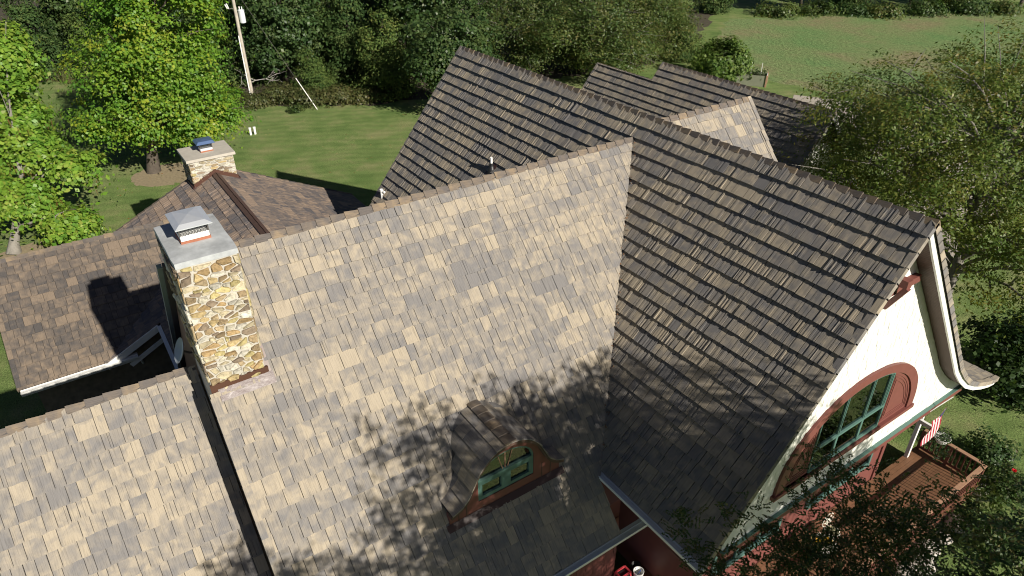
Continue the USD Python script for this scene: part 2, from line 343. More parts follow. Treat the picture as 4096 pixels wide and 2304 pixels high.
# walls (closed blocks under the roofs)
def gable_block(name, axis, a0, a1, mid, half, base, ridge, sl, mat, cut=0.30):
    top = ridge - cut; z_e = top - sl*half
    return part(name, MB().prism([(mid - half, base), (mid + half, base), (mid + half, z_e), (mid, top), (mid - half, z_e)], axis, a0, a1), mat, house)
gable_block('wall', 'x', BX0 + 0.4, -6.52, BY, 4.35, 3.44, BZ, S1, CREAM)
part('wall', MB().box((BX0 + 0.4, BY - 4.35, 0), (-7.02, BY + 4.35, 3.44)), RED, house)
gable_block('wall', 'y', AY0 + 0.12, 9.6, AX, 5.7, 0.0, AZ, S1, RED)
gable_block('wall', 'y', -6.6, AY0 + 0.118, AX, 3.6, 0.0, 8.4, S1, STONEW)
gable_block('wall', 'y', -3.2, 3.0, -29.2, 4.2, 0.0, 5.85, SD, STONEW, 0.25)
gable_block('wall', 'x', -33.0, -24.8, 5.5, 6.0, 0.0, 6.25, SE, STONEW, 0.22)
gable_block('wall', 'y', BY, 18.7, -14.4, 3.3, 2.0, BZ, S1, CREAM, 0.38)

# --- sunny main slope, facing the front
regA = Polygon([(0, 0), (13.42, 0), (13.42 - 5.23, 5.23*K1), (8.05, 5.33*K1), (8.05, 10.03), (0, 10.03)]).difference(sbox(-.1, -.1, 1.26, 1.87*K1))
rA = deck_plane(house, 'roof_slope', (AX, AY0, AZ), Y, dA, regA, SHAKE)
shakes(rA, (AX, AY0, AZ), Y, dA, regA, 11, SHAKE, 300, hb=.038, ribs=.003)
ridge_caps(rA, (AX, AY0 + 1.26, AZ), (AX, 14.42, AZ), S1, CAPM, 12, 'a')
rake_tiles(rA, A3(AX, AY0, AZ) + dA*1.95*K1, dA, Y, 10.0 - 1.95*K1, SHAKE, 13)
back = Polygon([(0, 0), (13.3, 0), (8.2, 5.2*K1), (8.2, 10), (0, 10)])
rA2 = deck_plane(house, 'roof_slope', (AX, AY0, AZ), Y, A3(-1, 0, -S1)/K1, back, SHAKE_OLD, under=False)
# --- dark long slope
regB = Polygon([(0, 0), (19.8, 0), (19.8, 9.10), (0, 9.10)]).difference(Polygon([(11.0, .735), (11 + 5.25, 9.2), (11 - 5.25, 9.2)]))
regB = max(regB.geoms, key=lambda g: g.area) if hasattr(regB, 'geoms') else regB
OB = A3(BX0, BY, BZ)
full = Polygon([(0, 0), (19.8, 0), (19.8, 9.10), (0, 9.10)]).difference(Polygon([(11.0, .735), (11 + 5.25, 9.2), (11 - 5.25, 9.2)]))
rB = deck_plane(house, 'roof_slope', OB, X, dB, full, SHAKE)
shakes(rB, OB, X, dB, full, 21, SHAKE, 300, hb=0.068, ribs=.006, gap=.008, jit=.35)
ridge_caps(rB, (BX0, BY, BZ), (BX1 + 0.05, BY, BZ), S1, CAPM, 22, 'b')
rake_tiles(rB, (BX1 + 0.02, BY, BZ), dB, -X, 9.1, SHAKE, 23)
rake_tiles(rB, (BX0 - 0.02, BY, BZ), dB, X, 7.4, SHAKE, 24)
part('valley_flashing', MB().add([A3(AX + .05, 14.40, AZ - .02), A3(AX + 0.15, 14.52, AZ - .02), A3(-9.55, 9.36, 4.72), A3(-9.66, 9.24, 4.67)], [(0, 1, 2, 3)]), GALV, rB)
rv = np.random.default_rng(19); tq = rv.random(260)**.8; pv = np.outer(1 - tq, (AX + .1, 14.46, AZ)) + np.outer(tq, (-9.6, 9.3, 4.70)); pv = pv + rv.normal(0, .035, pv.shape) + A3(0, 0, .05)
vd = MB()
for q in pv:
    a_, b_ = unit(rv.normal(size=3))*.03, unit(rv.normal(size=3))*.02; vd.add([q - a_, q + b_, q + a_, q - b_], [(0, 1, 2, 3)])
part('leaf_debris', vd, plain('dry_leaf', (0.20, 0.095, 0.04), 0.8, 0.4, 20.0), rB, kind='stuff')
# --- far side of the dark ridge with its bell-cast foot
prof = [(BY, BZ), (19.9, BZ - S1*4.95), (20.45, 5.05), (21.1, 4.52), (21.8, 4.12), (22.5, 3.82), (23.1, 3.62), (23.5, 3.55)]
back_parent = None
for i in range(len(prof) - 1):
    (y0, z0), (y1, z1) = prof[i], prof[i + 1]; L = math.hypot(y1 - y0, z1 - z0); d = A3(0, y1 - y0, z1 - z0)/L
    reg = sbox(0, 0, 19.8, L)
    if back_parent is None: back_parent = deck_plane(house, 'roof_slope', (BX0, y0, z0), X, d, reg, SHAKE)
    reg2 = sbox(14.8, 0, 19.8, L)
    if i: deck_plane(back_parent, 'bell_cast', (BX0, y0, z0), X, d, sbox(14.8, 0, 19.8, L), SHAKE, 0.06, under=False)
    shakes(back_parent, (BX0, y0, z0), X, d, reg2, 30 + i, SHAKE, 0 if i == 0 else 12, hb=0.035, exp=EXP if i == 0 else L)
    rake_tiles(back_parent, (BX1 + 0.02, y0, z0), d, -X, L, SHAKE, 40 + i, exp=EXP if i == 0 else L)
# --- lower front slope on the left
regC = sbox(0, 0, 8.08, 6.6); OC = (AX, -7.0, 8.4)
rC = deck_plane(house, 'roof_slope', OC, Y, dA, regC, SHAKE)
shakes(rC, OC, Y, dA, regC, 51, SHAKE, 300, hb=.038, ribs=.003)
ridge_caps(rC, (AX, -7.0, 8.4), (AX, 0.98, 8.4), S1, CAPM, 52, 'a')
deck_plane(house, 'roof_slope', OC, Y, A3(-1, 0, -S1)/K1, regC, SHAKE_OLD, under=False)
# --- low brown roof behind
dD = A3(1, 0, -SD)/KD; OD = (-29.2, -3.6, 5.85)
regD = Polygon([(0, 0), (8.25, 0), (2.8, 4.8*KD), (0, 4.8*KD)])
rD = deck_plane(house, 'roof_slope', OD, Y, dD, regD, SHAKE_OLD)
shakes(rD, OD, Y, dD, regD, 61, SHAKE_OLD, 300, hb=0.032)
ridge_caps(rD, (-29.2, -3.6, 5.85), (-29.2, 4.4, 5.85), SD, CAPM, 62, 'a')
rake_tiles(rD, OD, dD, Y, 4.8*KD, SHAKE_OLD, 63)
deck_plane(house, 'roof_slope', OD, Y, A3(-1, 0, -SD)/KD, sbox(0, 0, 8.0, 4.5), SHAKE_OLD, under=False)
# --- chimney end roof, two slopes
dE1 = A3(0, -1, -SE)/KE; OE = (-33.4, 5.5, 6.25); dE2 = A3(0, 1, -SE)/KE
regE = Polygon([(0, 0), (16.0, 0), (16.0, 4.38*KE), (9.0, 4.38*KE), (9.0, 6.35*KE), (4.2, 6.35*KE), (0, 6.35*KE)])
chim_cut = sbox(-.1, -.1, 1.30, 1.25*KE)
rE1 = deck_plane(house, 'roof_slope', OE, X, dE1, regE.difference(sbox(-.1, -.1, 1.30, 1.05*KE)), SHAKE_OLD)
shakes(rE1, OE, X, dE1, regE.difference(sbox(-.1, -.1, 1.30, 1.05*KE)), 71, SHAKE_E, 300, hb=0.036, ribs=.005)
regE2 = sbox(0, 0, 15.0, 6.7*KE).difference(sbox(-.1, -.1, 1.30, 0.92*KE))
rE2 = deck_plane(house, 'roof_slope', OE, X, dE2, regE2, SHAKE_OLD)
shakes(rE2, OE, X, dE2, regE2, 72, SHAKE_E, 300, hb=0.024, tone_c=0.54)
rake_tiles(rE1, OE, dE1, X, 6.35*KE, SHAKE_OLD, 73); rake_tiles(rE2, OE, dE2, X, 6.7*KE, SHAKE_OLD, 74)
capb = MB()
for sgn, dd in ((-1, dE1), (1, dE2)):
    n = A3(0, sgn*SE, 1)/KE; a = A3(-32.1, 5.5, 6.30); b = A3(-17.5, 5.5, 6.30)
    capb.add([a + n*.03, b + n*.03, b + dd*.17 + n*.03, a + dd*.17 + n*.03, a + dd*.17 - n*.03, b + dd*.17 - n*.03], [(0, 1, 2, 3), (3, 2, 5, 4)])
part('ridge_flashing', capb, SOFFIT, rE1)
# --- cross gable behind the long ridge
regG = Polygon([(0.0, 0), (4.12, 0), (4.12, 4.08*K1)]); OG = (-14.4, 15.0, 11.66)
rG = deck_plane(house, 'roof_slope', OG, Y, dA, regG, SHAKE)
shakes(rG, OG, Y, dA, regG, 81, SHAKE, 80, hb=.038, ribs=.003)
deck_plane(house, 'roof_slope', OG, Y, A3(-1, 0, -S1)/K1, regG, SHAKE, under=False)
ridge_caps(rG, (-14.4, 15.1, 11.66), (-14.4, 19.1, 11.66), S1, CAPM, 82, 'a')
rake_tiles(rG, A3(-14.4, 19.14, 11.66), dA, -Y, 6.4, SHAKE, 83)

# --- gutters, fascia
gutter(house, (BX0 + 5.5 + 10.6, 9.24, 4.60), (BX1 + .02, 9.24, 4.60), (0, -1, 0), WHITE, .16, .14)
gutter(house, (-8.52, -0.2 + 1.2, 3.28), (-8.52, 10.42, 3.28), (1, 0, 0), WHITE, .17, .15)
gutter(house, (-24.42, -3.55, 3.18), (-24.42, -0.95 + 1.05, 3.18), (1, 0, 0), WHITE, 0.20, 0.17)
part('fascia', MB().box((-8.62, 1.0, 3.02), (-8.525, 10.42, 3.27)), WHITE, house)
part('fascia', MB().box((-24.55, -3.55, 2.95), (-24.425, 0.1, 3.16)), WHITE, house)
part('fascia', MB().box((-9.7, 9.245, 4.34), (-6.0, 9.34, 4.60)), WHITE, house)
# downspout pieces: under the gutter corner, beside the chimney, on the back wall
part('downspout', MB().tube([(-8.46, 10.2, 3.16), (-8.5, 10.3, 3.9), (-8.6, 9.9, 4.3), (-8.65, 9.2, 4.5)], 0.045, 8), WHITE, house)
part('downspout', MB().tube([(-24.4, 0.05, 3.05), (-24.7, 0.15, 2.7), (-24.9, 0.2, 2.3), (-24.9, 0.2, 0.2)], 0.045, 8), WHITE, house)
part('downspout', MB().beam((-14.95, 1.0, 11.0), (-19.5, 1.02, 5.3), 0.10, 0.10), GREENP, house)
# small corner eave of the back roof
zE = lambda y: 6.25 + SE*(y - 5.5)
part('rake_board', MB().beam((-24.36, -0.95, zE(-.95) - .12), (-24.36, 1.05, zE(1.05) - .12), 0.05, 0.24), WHITE, house)
part('rake_board', MB().beam((-24.30, -0.2, zE(-.95) - .30), (-24.30, 1.12, zE(.7) - .42), 0.05, 0.16), WHITE, house)
gutter(house, (-24.3, 1.10, zE(1.1) - .02), (-19.0, 1.10, zE(1.1) - .02), (0, -1, 0), WHITE)
# satellite dish on the end wall
dish = MB().lathe([(0.0, 0.0), (0.13, 0.013), (0.23, 0.045), (0.30, 0.08), (0.305, 0.09), (0.0, 0.02)], (0, 0, 0), 24)
Vd, Fd = dish.arrays()[:2]; ca, sa = math.cos(1.1), math.sin(1.1)
Vd = np.c_[Vd[:, 0], Vd[:, 1]*ca - Vd[:, 2]*sa, Vd[:, 1]*sa + Vd[:, 2]*ca]*[1, 1, 1] + A3(-15.2, 0.96, 8.62)
dt = thing('satellite_dish', 'round grey satellite dish in the shade behind the near chimney', 'satellite dish', (-15.2, 0.96, 8.4))
part('reflector', (Vd, Fd), plain('dish_grey', (0.45, 0.48, 0.52), 0.5), dt); part('mast', MB().tube([(-15.2, 0.98, 8.6), (-15.2, 1.1, 8.5), (-15.2, 1.19, 8.5)], 0.025, 8), MESHM, dt)
# ------------------------------------------------------------------ gable end
XW = -6.5
def off_prof(pts, d):
    """polyline moved by d to its lower side."""
    P = np.array(pts, float); T = np.gradient(P, axis=0); T /= np.linalg.norm(T, axis=1)[:, None]
    n = np.c_[-T[:, 1], T[:, 0]]; n[n[:, 1] > 0] *= -1
    return P + n*d
fine = [(BY, BZ)] + [(BY + k*0.6, BZ - S1*k*0.6) for k in range(1, 8)] + prof[1:]
up, lo = off_prof(fine, 0.02), off_prof(fine, 0.27)
up[0], lo[0] = (BY, BZ - .03), (BY, BZ - 0.40)
part('barge_board', MB().prism(np.vstack([up, lo[::-1]]), 'x', -6.07, -6.015), WHITE, house)
part('barge_board', MB().prism([(BY - .001, BZ - .03), (9.22, BZ - .03 - S1*5.73), (9.22, BZ - .40 - S1*5.73), (BY - .001, BZ - .40)], 'x', -6.07, -6.015), WHITE, house)
sof = MB(); lo2 = off_prof(fine, 0.24); lo2[0] = (BY, BZ - .38)
seg = np.linalg.norm(np.diff(lo2, axis=0), axis=1); cum = np.r_[0, np.cumsum(seg)]
def at_len(s): return np.array([np.interp(s, cum, lo2[:, 0]), np.interp(s, cum, lo2[:, 1])])
s = 0.0
while s < cum[-1] - 0.1:
    p, q = at_len(s + .008), at_len(s + .082); o = np.array([0, .02])
    sof.prism([p, q, q + o, p + o], 'x', -6.49, -6.075); s += 0.09
part('soffit', sof, SOFFIT, house)
part('soffit', MB().prism([(BY - .002, BZ - .39), (9.3, BZ - .39 - S1*5.65), (9.3, BZ - .36 - S1*5.65), (BY - .002, BZ - .36)], 'x', -6.49, -6.075), SOFFIT, house)
lo3 = off_prof(fine, 0.255); lo3[0] = (BY, BZ - .40)
wl = [tuple(p) for p in lo3 if p[0] < 22.0 and p[1] > 3.66]
wall_poly = Polygon([(10.6, 3.645)] + [(10.6, BZ - .40 - S1*4.35)] + wl + [(22.0, 3.645)])
part('gable_wall', MB().prism(wall_poly, 'x', XW - 0.10, XW), CREAM, house)
AC, AZ0, AHW, AH = 15.4, 4.62, 3.12, 2.46
def half_ellipse(hw, h, z0=AZ0, n=40):
    t = np.linspace(0, math.pi, n); return [(AC + hw*math.cos(a), z0 + h*math.sin(a)**0.92) for a in t]
arch_out, arch_in = Polygon(half_ellipse(AHW, AH)), Polygon(half_ellipse(AHW - .32, AH - .26, AZ0 + .0))
flat = lambda g: Polygon([(y - 10.0, 12.0 - z) for y, z in g.exterior.coords])
shakes(stage.GetPrimAtPath(house).GetPath().pathString, (XW, 10.0, 12.0), Y, -Z, flat(wall_poly).difference(flat(arch_out).buffer(0.01)), 91, CREAM, 260, hb=0.013, exp=0.21, gap=0.006, rest_name='wall_shingles')
win = numbered(house, 'arched_window'); UsdGeom.Xform.Define(stage, win); ORIGIN_W = win
part('arch_trim', MB().prism(arch_out.difference(arch_in), 'x', XW, XW + .085), RED, win)
inner = Polygon(half_ellipse(AHW - .30, AH - .24))
for a, b in ((12.0, 13.62), (16.72, 18.6)):
    pn = inner.intersection(sbox(a, 4.4, b, 8)); mb = MB().prism(pn, 'x', XW, XW + .035)
    for d in (0.10, 0.17, 0.26):
        r = pn.buffer(-d)
        if r.is_empty: continue
        ring = r.difference(pn.buffer(-d - .022))
        for g in getattr(ring, 'geoms', [ring]): mb.prism(g, 'x', XW + .035, XW + .05)
    part('side_panel', mb, RED, win)
gl = inner.intersection(sbox(13.60, 4.64, 16.74, 8))
part('room_back', MB().prism(gl, 'x', XW + .001, XW + .004), DARKI, win)
part('pane', MB().prism(gl.buffer(-.01), 'x', XW + .030, XW + .034), GLASS, win)
fr = MB(); fr.prism(gl.difference(gl.buffer(-.055)), 'x', XW + .012, XW + .07)
fr.box((XW + .012, 13.62, 5.40), (XW + .082, 16.72, 5.475)); fr.box((XW + .012, 13.62, 4.64), (XW + .082, 16.72, 4.71))
for y in (14.62, 15.76): fr.box((XW + .012, y - .045, 4.70), (XW + .062, y + .045, 5.41))
part('frame', fr, TEAL, win)
for y in (14.62, 15.76, 16.60):
    for o in (-.035, .035):
        zt = AZ0 + (AH - .24)*math.sqrt(max(0, 1 - ((y + o - AC)/(AHW - .30))**2)) - .03
        part('mullion', MB().box((XW + .014, y + o - .014, 5.47), (XW + .066, y + o + .014, zt)), TEAL, win)
part('sill', MB().box((XW, 12.2, 4.49), (XW + .13, 18.56, 4.615)), RED, win)
part('belt_trim', MB().box((XW - .55, 10.55, 3.44), (XW + .10, 22.02, 3.635)), RED, house)
part('belt_edge', MB().box((XW, 10.55, 3.637), (XW + .112, 22.02, 3.672)), TEAL, house)
part('gable_beam', MB().box((XW, 14.86, 10.0), (-6.1, 15.06, 10.2)).box((XW, 13.9, 9.72), (XW + .16, 16.0, 9.90)).beam((-6.12, 14.96, 10.0), (XW + .02, 14.96, 9.3), .12, .12), RED, house)
for a, b in ((11.2, 14.0), (15.3, 18.5)):
    w = numbered(house, 'lower_window'); UsdGeom.Xform.Define(stage, w); n = 3; dy = (b - a)/n
    part('room_back', MB().box((-7.02, a, 1.66), (-7.012, b, 3.3)), DARKI, w)
    part('pane', MB().box((-6.992, a + .02, 1.68), (-6.988, b - .02, 3.3)), GLASS, w)
    f = MB().box((-7.01, a, 1.62), (-6.93, b, 1.72))
    for k in range(n + 1): f.box((-7.01, a + k*dy - .05, 1.72), (-6.95, a + k*dy + .05, 3.42))
    part('frame', f, TEAL, w)
part('corner_board', MB().box((-7.07, 19.18, 0.5), (-6.97, 19.36, 3.44)), RED, house)
# red shingle courses on the front wall under the lower gutter
regW = Polygon([(0, 0), (9.4, 0), (9.4, 2.6), (0, 2.6)])
shakes(house, (-9.08, 0.2, 3.1), Y, -Z, regW, 95, RED, 60, hb=0.022, exp=0.30, rest_name='wall_shingles')

# ------------------------------------------------------------------ chimneys
OCH = [(0.48, 0.37, 0.19), (0.40, 0.28, 0.14), (0.53, 0.46, 0.31), (0.58, 0.54, 0.43), (0.32, 0.24, 0.14), (0.50, 0.42, 0.20), (0.27, 0.21, 0.15), (0.60, 0.57, 0.48), (0.45, 0.35, 0.21), (0.52, 0.45, 0.30)]
def stone_face(parent, O, U, V, N, w, h, n, seed, aspect=1.7, depth=0.05, gap=0.018, ledge=False):
    rng = np.random.default_rng(seed); O, U, V, N = A3(*O), unit(U), unit(V), unit(N)
    pts = []; tries = 0; rmin = 0.62*math.sqrt(w*h*aspect/n)
    while len(pts) < n and tries < 8000:
        p = np.array([rng.uniform(0, w), rng.uniform(0, h*aspect)]); tries += 1
        if all(np.hypot(*(p - q)) > rmin*rng.uniform(.35, 1.25) for q in pts): pts.append(p)
    vor = voronoi_diagram(MultiPoint([tuple(p) for p in pts]), envelope=sbox(-1, -1, w + 1, h*aspect + 1))
    face = sbox(-0.012, 0, w + 0.012, h)
    for g in vor.geoms:
        g = Polygon([(x, y/aspect) for x, y in g.exterior.coords]).intersection(face)
        if g.is_empty or g.area < 0.002: continue
        r = g.buffer(-gap*rng.uniform(.7, 1.5))
        if r.is_empty or r.geom_type != 'Polygon': continue
        k = min(0.028, 0.15*math.sqrt(r.area)); r2 = r.buffer(-k).buffer(k*.92, quad_segs=2)
        if r2.is_empty or r2.geom_type != 'Polygon': r2 = r
        c = np.array(r2.simplify(0.006).exterior.coords)[:-1]
        if len(c) < 4: continue
        if not Polygon(c).exterior.is_ccw: c = c[::-1]
        c = c + rng.normal(0, 0.009, c.shape); m = c.mean(0); dpt = depth*rng.uniform(.55, 1.25)
        if np.dot(np.cross(U, V), N) < 0: c = c[::-1]
        n_ = len(c); rings = []
        for s, d in ((1.0, 0.0), (0.97, dpt*.65), (0.80, dpt)):
            q = m + (c - m)*s; jit = rng.normal(0, dpt*.10, n_) if d else np.zeros(n_)
            rings.append(O + q[:, :1]*U + q[:, 1:]*V + (d + jit)[:, None]*N)
        cen = O + m[0]*U + m[1]*V + dpt*rng.uniform(.9, 1.1)*N
        VV = np.vstack(rings + [cen[None]]); F = []
        for a in range(2):
            for i in range(n_):
                j = (i + 1) % n_; F += [(a*n_ + i, a*n_ + j, (a + 1)*n_ + j), (a*n_ + i, (a + 1)*n_ + j, (a + 1)*n_ + i)]
        F += [(2*n_ + i, 2*n_ + (i + 1) % n_, 3*n_) for i in range(n_)]
        col = np.array(OCH[rng.integers(len(OCH))])*rng.uniform(.55, 1.0)
        part('stone', (VV, np.array(F), np.tile(col, (len(VV), 1))), STONE, parent, smooth=False)
CX0, CX1, CY0, CY1 = -14.80, -12.98, 1.13, 2.26
ch = part('chimney', MB().box((CX0, CY0, 5.5), (CX1, CY1, 11.84)), MORTAR, house)
stone_face(ch, (CX1, CY0, 8.75), Y, Z, X, CY1 - CY0, 3.05, 125, 5, 1.8, 0.055, 0.012)
stone_face(ch, (CX0, CY0, 9.05), X, Z, -Y, CX1 - CX0, 2.8, 60, 6, 1.6, 0.05)
stone_face(ch, (CX1, CY1, 9.2), -X, Z, Y, 1.7, 2.6, 30, 7, 1.6, 0.05)
slab = trimesh.creation.box((1.92, 1.20, 0.14)); slab = slab.subdivide().subdivide().subdivide(); sv = np.array(slab.vertices)
nz = meshkit.fbm(sv*3.1 + 7, 3, 3) - .5; rr = np.clip(np.hypot(np.clip(np.abs(sv[:, 0]) - .90, 0, 1), np.clip(np.abs(sv[:, 1]) - .54, 0, 1)), 0, 1)
sv[:, :2] *= (1 - 0.05*rr[:, None]*4); sv[:, 2] += (sv[:, 2] > 0)*(nz*.03 - .35*rr); sv[:, :2] += (nz*.03)[:, None]
part('slab', (sv + A3((CX0 + CX1)/2, (CY0 + CY1)/2, 11.895), slab.faces), SLAB, ch, smooth=50)
part('flashing', MB().box((CX1, CY0 - .03, 8.72), (CX1 + .05, CY1 + .06, 9.02)), FLASH, ch)
ap = MB(); za = AZ - S1*(CX1 + .05 - AX); o = A3(S1, 0, 1)/K1
a0, a1 = A3(CX1 + .05, CY0 - .02 + .12, za + .055), A3(CX1 + .05, CY1 + .14, za + .055)
for i in range(6):
    pa, pb = a0 + (a1 - a0)*i/6, a0 + (a1 - a0)*(i + 1)/6
    ap.add([pa, pb, pb + dA*.27 + o*.002*(i % 2), pa + dA*.27 + o*.002*((i + 1) % 2)], [(0, 3, 2, 1)])
part('apron', ap, FLASHM, ch)
part('step_flashing', MB().beam(A3(CX1, CY1 + .05, za) + o*.05, A3(AX, CY1 + .05, AZ) + o*.05, .02, .13, (0, 1, 0)), FLASH, ch)
def chimney_cap(parent, x0, x1, y0, y1, z0, lift, lid_mat, rim=0.09, rise=0.10, lid=None):
    part('flue', MB().box((x0 - .015, y0 - .015, z0 - .04), (x1 + .025, y1 + .015, z0 + .05)), CLAY, parent)
    part('cap_base', MB().box((x0, y0, z0 + .05), (x1, y1, z0 + .16)), WHITE if lid_mat is STEEL else STEEL, parent)
    scr = MB(); zb, zt = z0 + .16, z0 + lift
    for (a, b, fx, c) in ((y0, y1, 'y', x1), (y0, y1, 'y', x0), (x0, x1, 'x', y0), (x0, x1, 'x', y1)):
        n = max(4, round((b - a)/.055)); st = (b - a)/n; rows = max(3, round((zt - zb)/.07)); sz = (zt - zb)/rows
        for i in range(n):
            for k in range(rows):
                for s in (0, 1):
                    p0, p1 = a + st*(i + s*.5 + (0 if s == 0 else 0)), a + st*(i + .5*(1 - s) + (0.5 if s else 0)*1)
                    u0, u1 = a + st*i, a + st*(i + 1); h0, h1 = (zb + k*sz, zb + (k + 1)*sz) if s == 0 else (zb + (k + 1)*sz, zb + k*sz)
                    P, Q = ((c, u0, h0), (c, u1, h1)) if fx == 'y' else ((u0, c, h0), (u1, c, h1))
                    scr.beam(P, Q, .007, .007, up=(.3, .5, .8))
    for x, y in ((x0, y0), (x1, y0), (x0, y1), (x1, y1)): scr.box((x - .012, y - .012, zb), (x + .012, y + .012, zt))
    part('mesh_screen', scr, MESHM, parent)
    lx0, lx1, ly0, ly1 = lid or (x0 - .12, x1 + .12, y0 - .12, y1 + .12)
    o_ = [(lx0, ly0), (lx1, ly0), (lx1, ly1), (lx0, ly1)]; i_ = [(lx0 + rim, ly0 + rim), (lx1 - rim, ly0 + rim), (lx1 - rim, ly1 - rim), (lx0 + rim, ly1 - rim)]
    cx, cy = (lx0 + lx1)/2, (ly0 + ly1)/2; V = [(x, y, zt) for x, y in o_] + [(x, y, zt + rise) for x, y in i_] + [(cx, cy, zt + rise + .035)] + [(x, y, zt - .015) for x, y in o_]
    F = [(0, 1, 5), (0, 5, 4), (1, 2, 6), (1, 6, 5), (2, 3, 7), (2, 7, 6), (3, 0, 4), (3, 4, 7), (4, 5, 8), (5, 6, 8), (6, 7, 8), (7, 4, 8), (9, 11, 10), (9, 12, 11), (9, 10, 1), (9, 1, 0), (10, 11, 2), (10, 2, 1), (11, 12, 3), (11, 3, 2), (12, 9, 0), (12, 0, 3)]
    V = np.array(V, float)[np.array(F)].reshape(-1, 3)
    part('lid', (V, np.arange(len(V)).reshape(-1, 3)), lid_mat, parent)
chimney_cap(ch, -14.18, -13.66, 1.42, 1.96, 11.965, 0.40, STEEL, rise=.06, rim=.11, lid=(-14.36, -13.44, 1.34, 2.03))
DX0, DX1, DY0, DY1 = -33.75, -32.12, 4.52, 6.42
c2 = part('chimney', MB().box((DX0, DY0, 2.5), (DX1, DY1, 6.98)), MORTAR, house)
stone_face(c2, (DX1, DY0, 5.6), Y, Z, X, DY1 - DY0, 1.38, 70, 15, 3.2, 0.045, 0.010)
stone_face(c2, (DX0, DY0, 5.0), X, Z, -Y, DX1 - DX0, 1.98, 70, 16, 3.2, 0.045, 0.010)
part('slab', MB().box((DX0 - .10, DY0 - .12, 6.985), (DX1 + .12, DY1 + .10, 7.11)), SLAB2, c2)
for sgn, yend in ((-1, DY0 - .03), (1, DY1 + .03)):
    zz = lambda y: 6.25 - SE*abs(y - 5.5) + .05
    part('flashing', MB().prism([(5.5, zz(5.5) - .05), (yend, zz(yend) - .05), (yend, zz(yend) + .15), (5.5, zz(5.5) + .17)], 'x', DX1, DX1 + .06), FLASH, c2)
    part('flashing', MB().beam((DX1 + .12, yend, zz(yend) + .0), (DX1 - 1.0, yend, zz(yend) + .0), .14, .05), FLASHM, c2)
BLUEM = plain('cap_blue_steel', (0.16, 0.25, 0.46), 0.3, 0.06, 3.0, metal=0.6)
chimney_cap(c2, -33.2, -32.72, 5.22, 5.74, 7.115, 0.40, BLUEM, lid=(-33.36, -32.56, 5.08, 5.88))

# ------------------------------------------------------------------ bell-shaped dormer
XD = -9.93; DYC = 6.5
hp = [(0, 6.98), (.22, 6.95), (.45, 6.86), (.66, 6.70), (.84, 6.48), (.97, 6.22), (1.08, 5.98), (1.20, 5.80), (1.38, 5.66), (1.62, 5.56)]
from scipy.interpolate import PchipInterpolator
_pi = PchipInterpolator([p[0] for p in hp], [p[1] for p in hp]); hp = [(float(a), float(_pi(a))) for a in np.r_[np.linspace(0, .9, 10), np.linspace(1.0, 1.62, 8)]]
full_p = [(DYC - a, b) for a, b in hp[::-1]] + [(DYC + a, b) for a, b in hp[1:]]
dm = numbered(house, 'dormer'); UsdGeom.Xform.Define(stage, dm)
inn = [(y, z - .10) for y, z in full_p]
wallp = Polygon([(DYC - 1.60, 4.99)] + [(max(min(y, DYC + 1.6), DYC - 1.6), z) for y, z in inn] + [(DYC + 1.60, 4.99)])
AW = 0.80
wop = Polygon([(DYC - AW, 5.38), (DYC + AW, 5.38), (DYC + AW, 6.0)] + [(DYC + AW*math.cos(t), 6.0 + .60*math.sin(t)) for t in np.linspace(0, math.pi, 22)] + [(DYC - AW, 6.0)])
part('dormer_wall', MB().prism(wallp.difference(wop), 'x', XD - .12, XD), RED, dm)
dw = MB()
for y in (-1.36, -1.14, 1.05, 1.32): dw.box((XD, DYC + y - .012, 5.1), (XD + .012, DYC + y + .012, 5.1 + .52))
part('board_joint', dw, SOFFIT, dm)
part('room_back', MB().prism(wop.buffer(.02), 'x', XD - .30, XD - .28), DARKI, dm)
part('pane', MB().prism(wop, 'x', XD - .075, XD - .07), GLASS, dm)
fr = MB().prism(wop.difference(wop.buffer(-.05)), 'x', XD - .10, XD - .02)
fr.box((XD - .10, DYC - AW + .04, 5.93), (XD - .005, DYC + AW - .04, 6.02)); fr.box((XD - .10, DYC - .06, 5.42), (XD - .01, DYC + .06, 5.93))
for s in (-1, 1):
    q = sbox(DYC + (.05 if s > 0 else -AW + .04), 5.41, DYC + (AW - .04 if s > 0 else -.05), 5.94); fr.prism(q.difference(q.buffer(-.085)), 'x', XD - .095, XD - .015)
part('frame', fr, TEAL, dm)
for o_ in (-.14, 0, .14): part('mullion', MB().beam((XD - .06, DYC + o_*.5, 6.02), (XD - .06, DYC + o_*1.6, 6.56), .02, .02), RAILM, dm)
part('apron', MB().add([A3(XD + .01, DYC - 1.7, 5.13), A3(XD + .01, DYC + 1.7, 5.13), A3(XD + .13, DYC + 1.7, 4.985), A3(XD + .13, DYC - 1.7, 4.985)], [(0, 3, 2, 1)]), FLASHM, dm)
tp = np.array(full_p); sl_ = np.r_[0, np.cumsum(np.linalg.norm(np.diff(tp, axis=0), axis=1))]; Lm = sl_[-1]; mid = Lm/2
pat = lambda s: np.array([np.interp(s, sl_, tp[:, 0]), np.interp(s, sl_, tp[:, 1])])
xback = lambda z: AX + (AZ - z)/S1 - .05
part('dormer_trim', MB().prism(Polygon(np.vstack([tp - [0, .015], (tp - [0, .115])[::-1]])), 'x', XD - .02, XD + .17), SOFFIT, dm)
under = MB()
for i in range(len(tp) - 1):
    (ya, za_), (yb, zb_) = tp[i], tp[i + 1]
    under.add([A3(XD + .15, ya, za_ - .02), A3(XD + .15, yb, zb_ - .02), A3(xback(zb_), yb, zb_ - .02), A3(xback(za_), ya, za_ - .02)], [(0, 1, 2, 3)])
dr = part('dormer_roof', under, SHAKE_OLD, dm)
rg = np.random.default_rng(77)
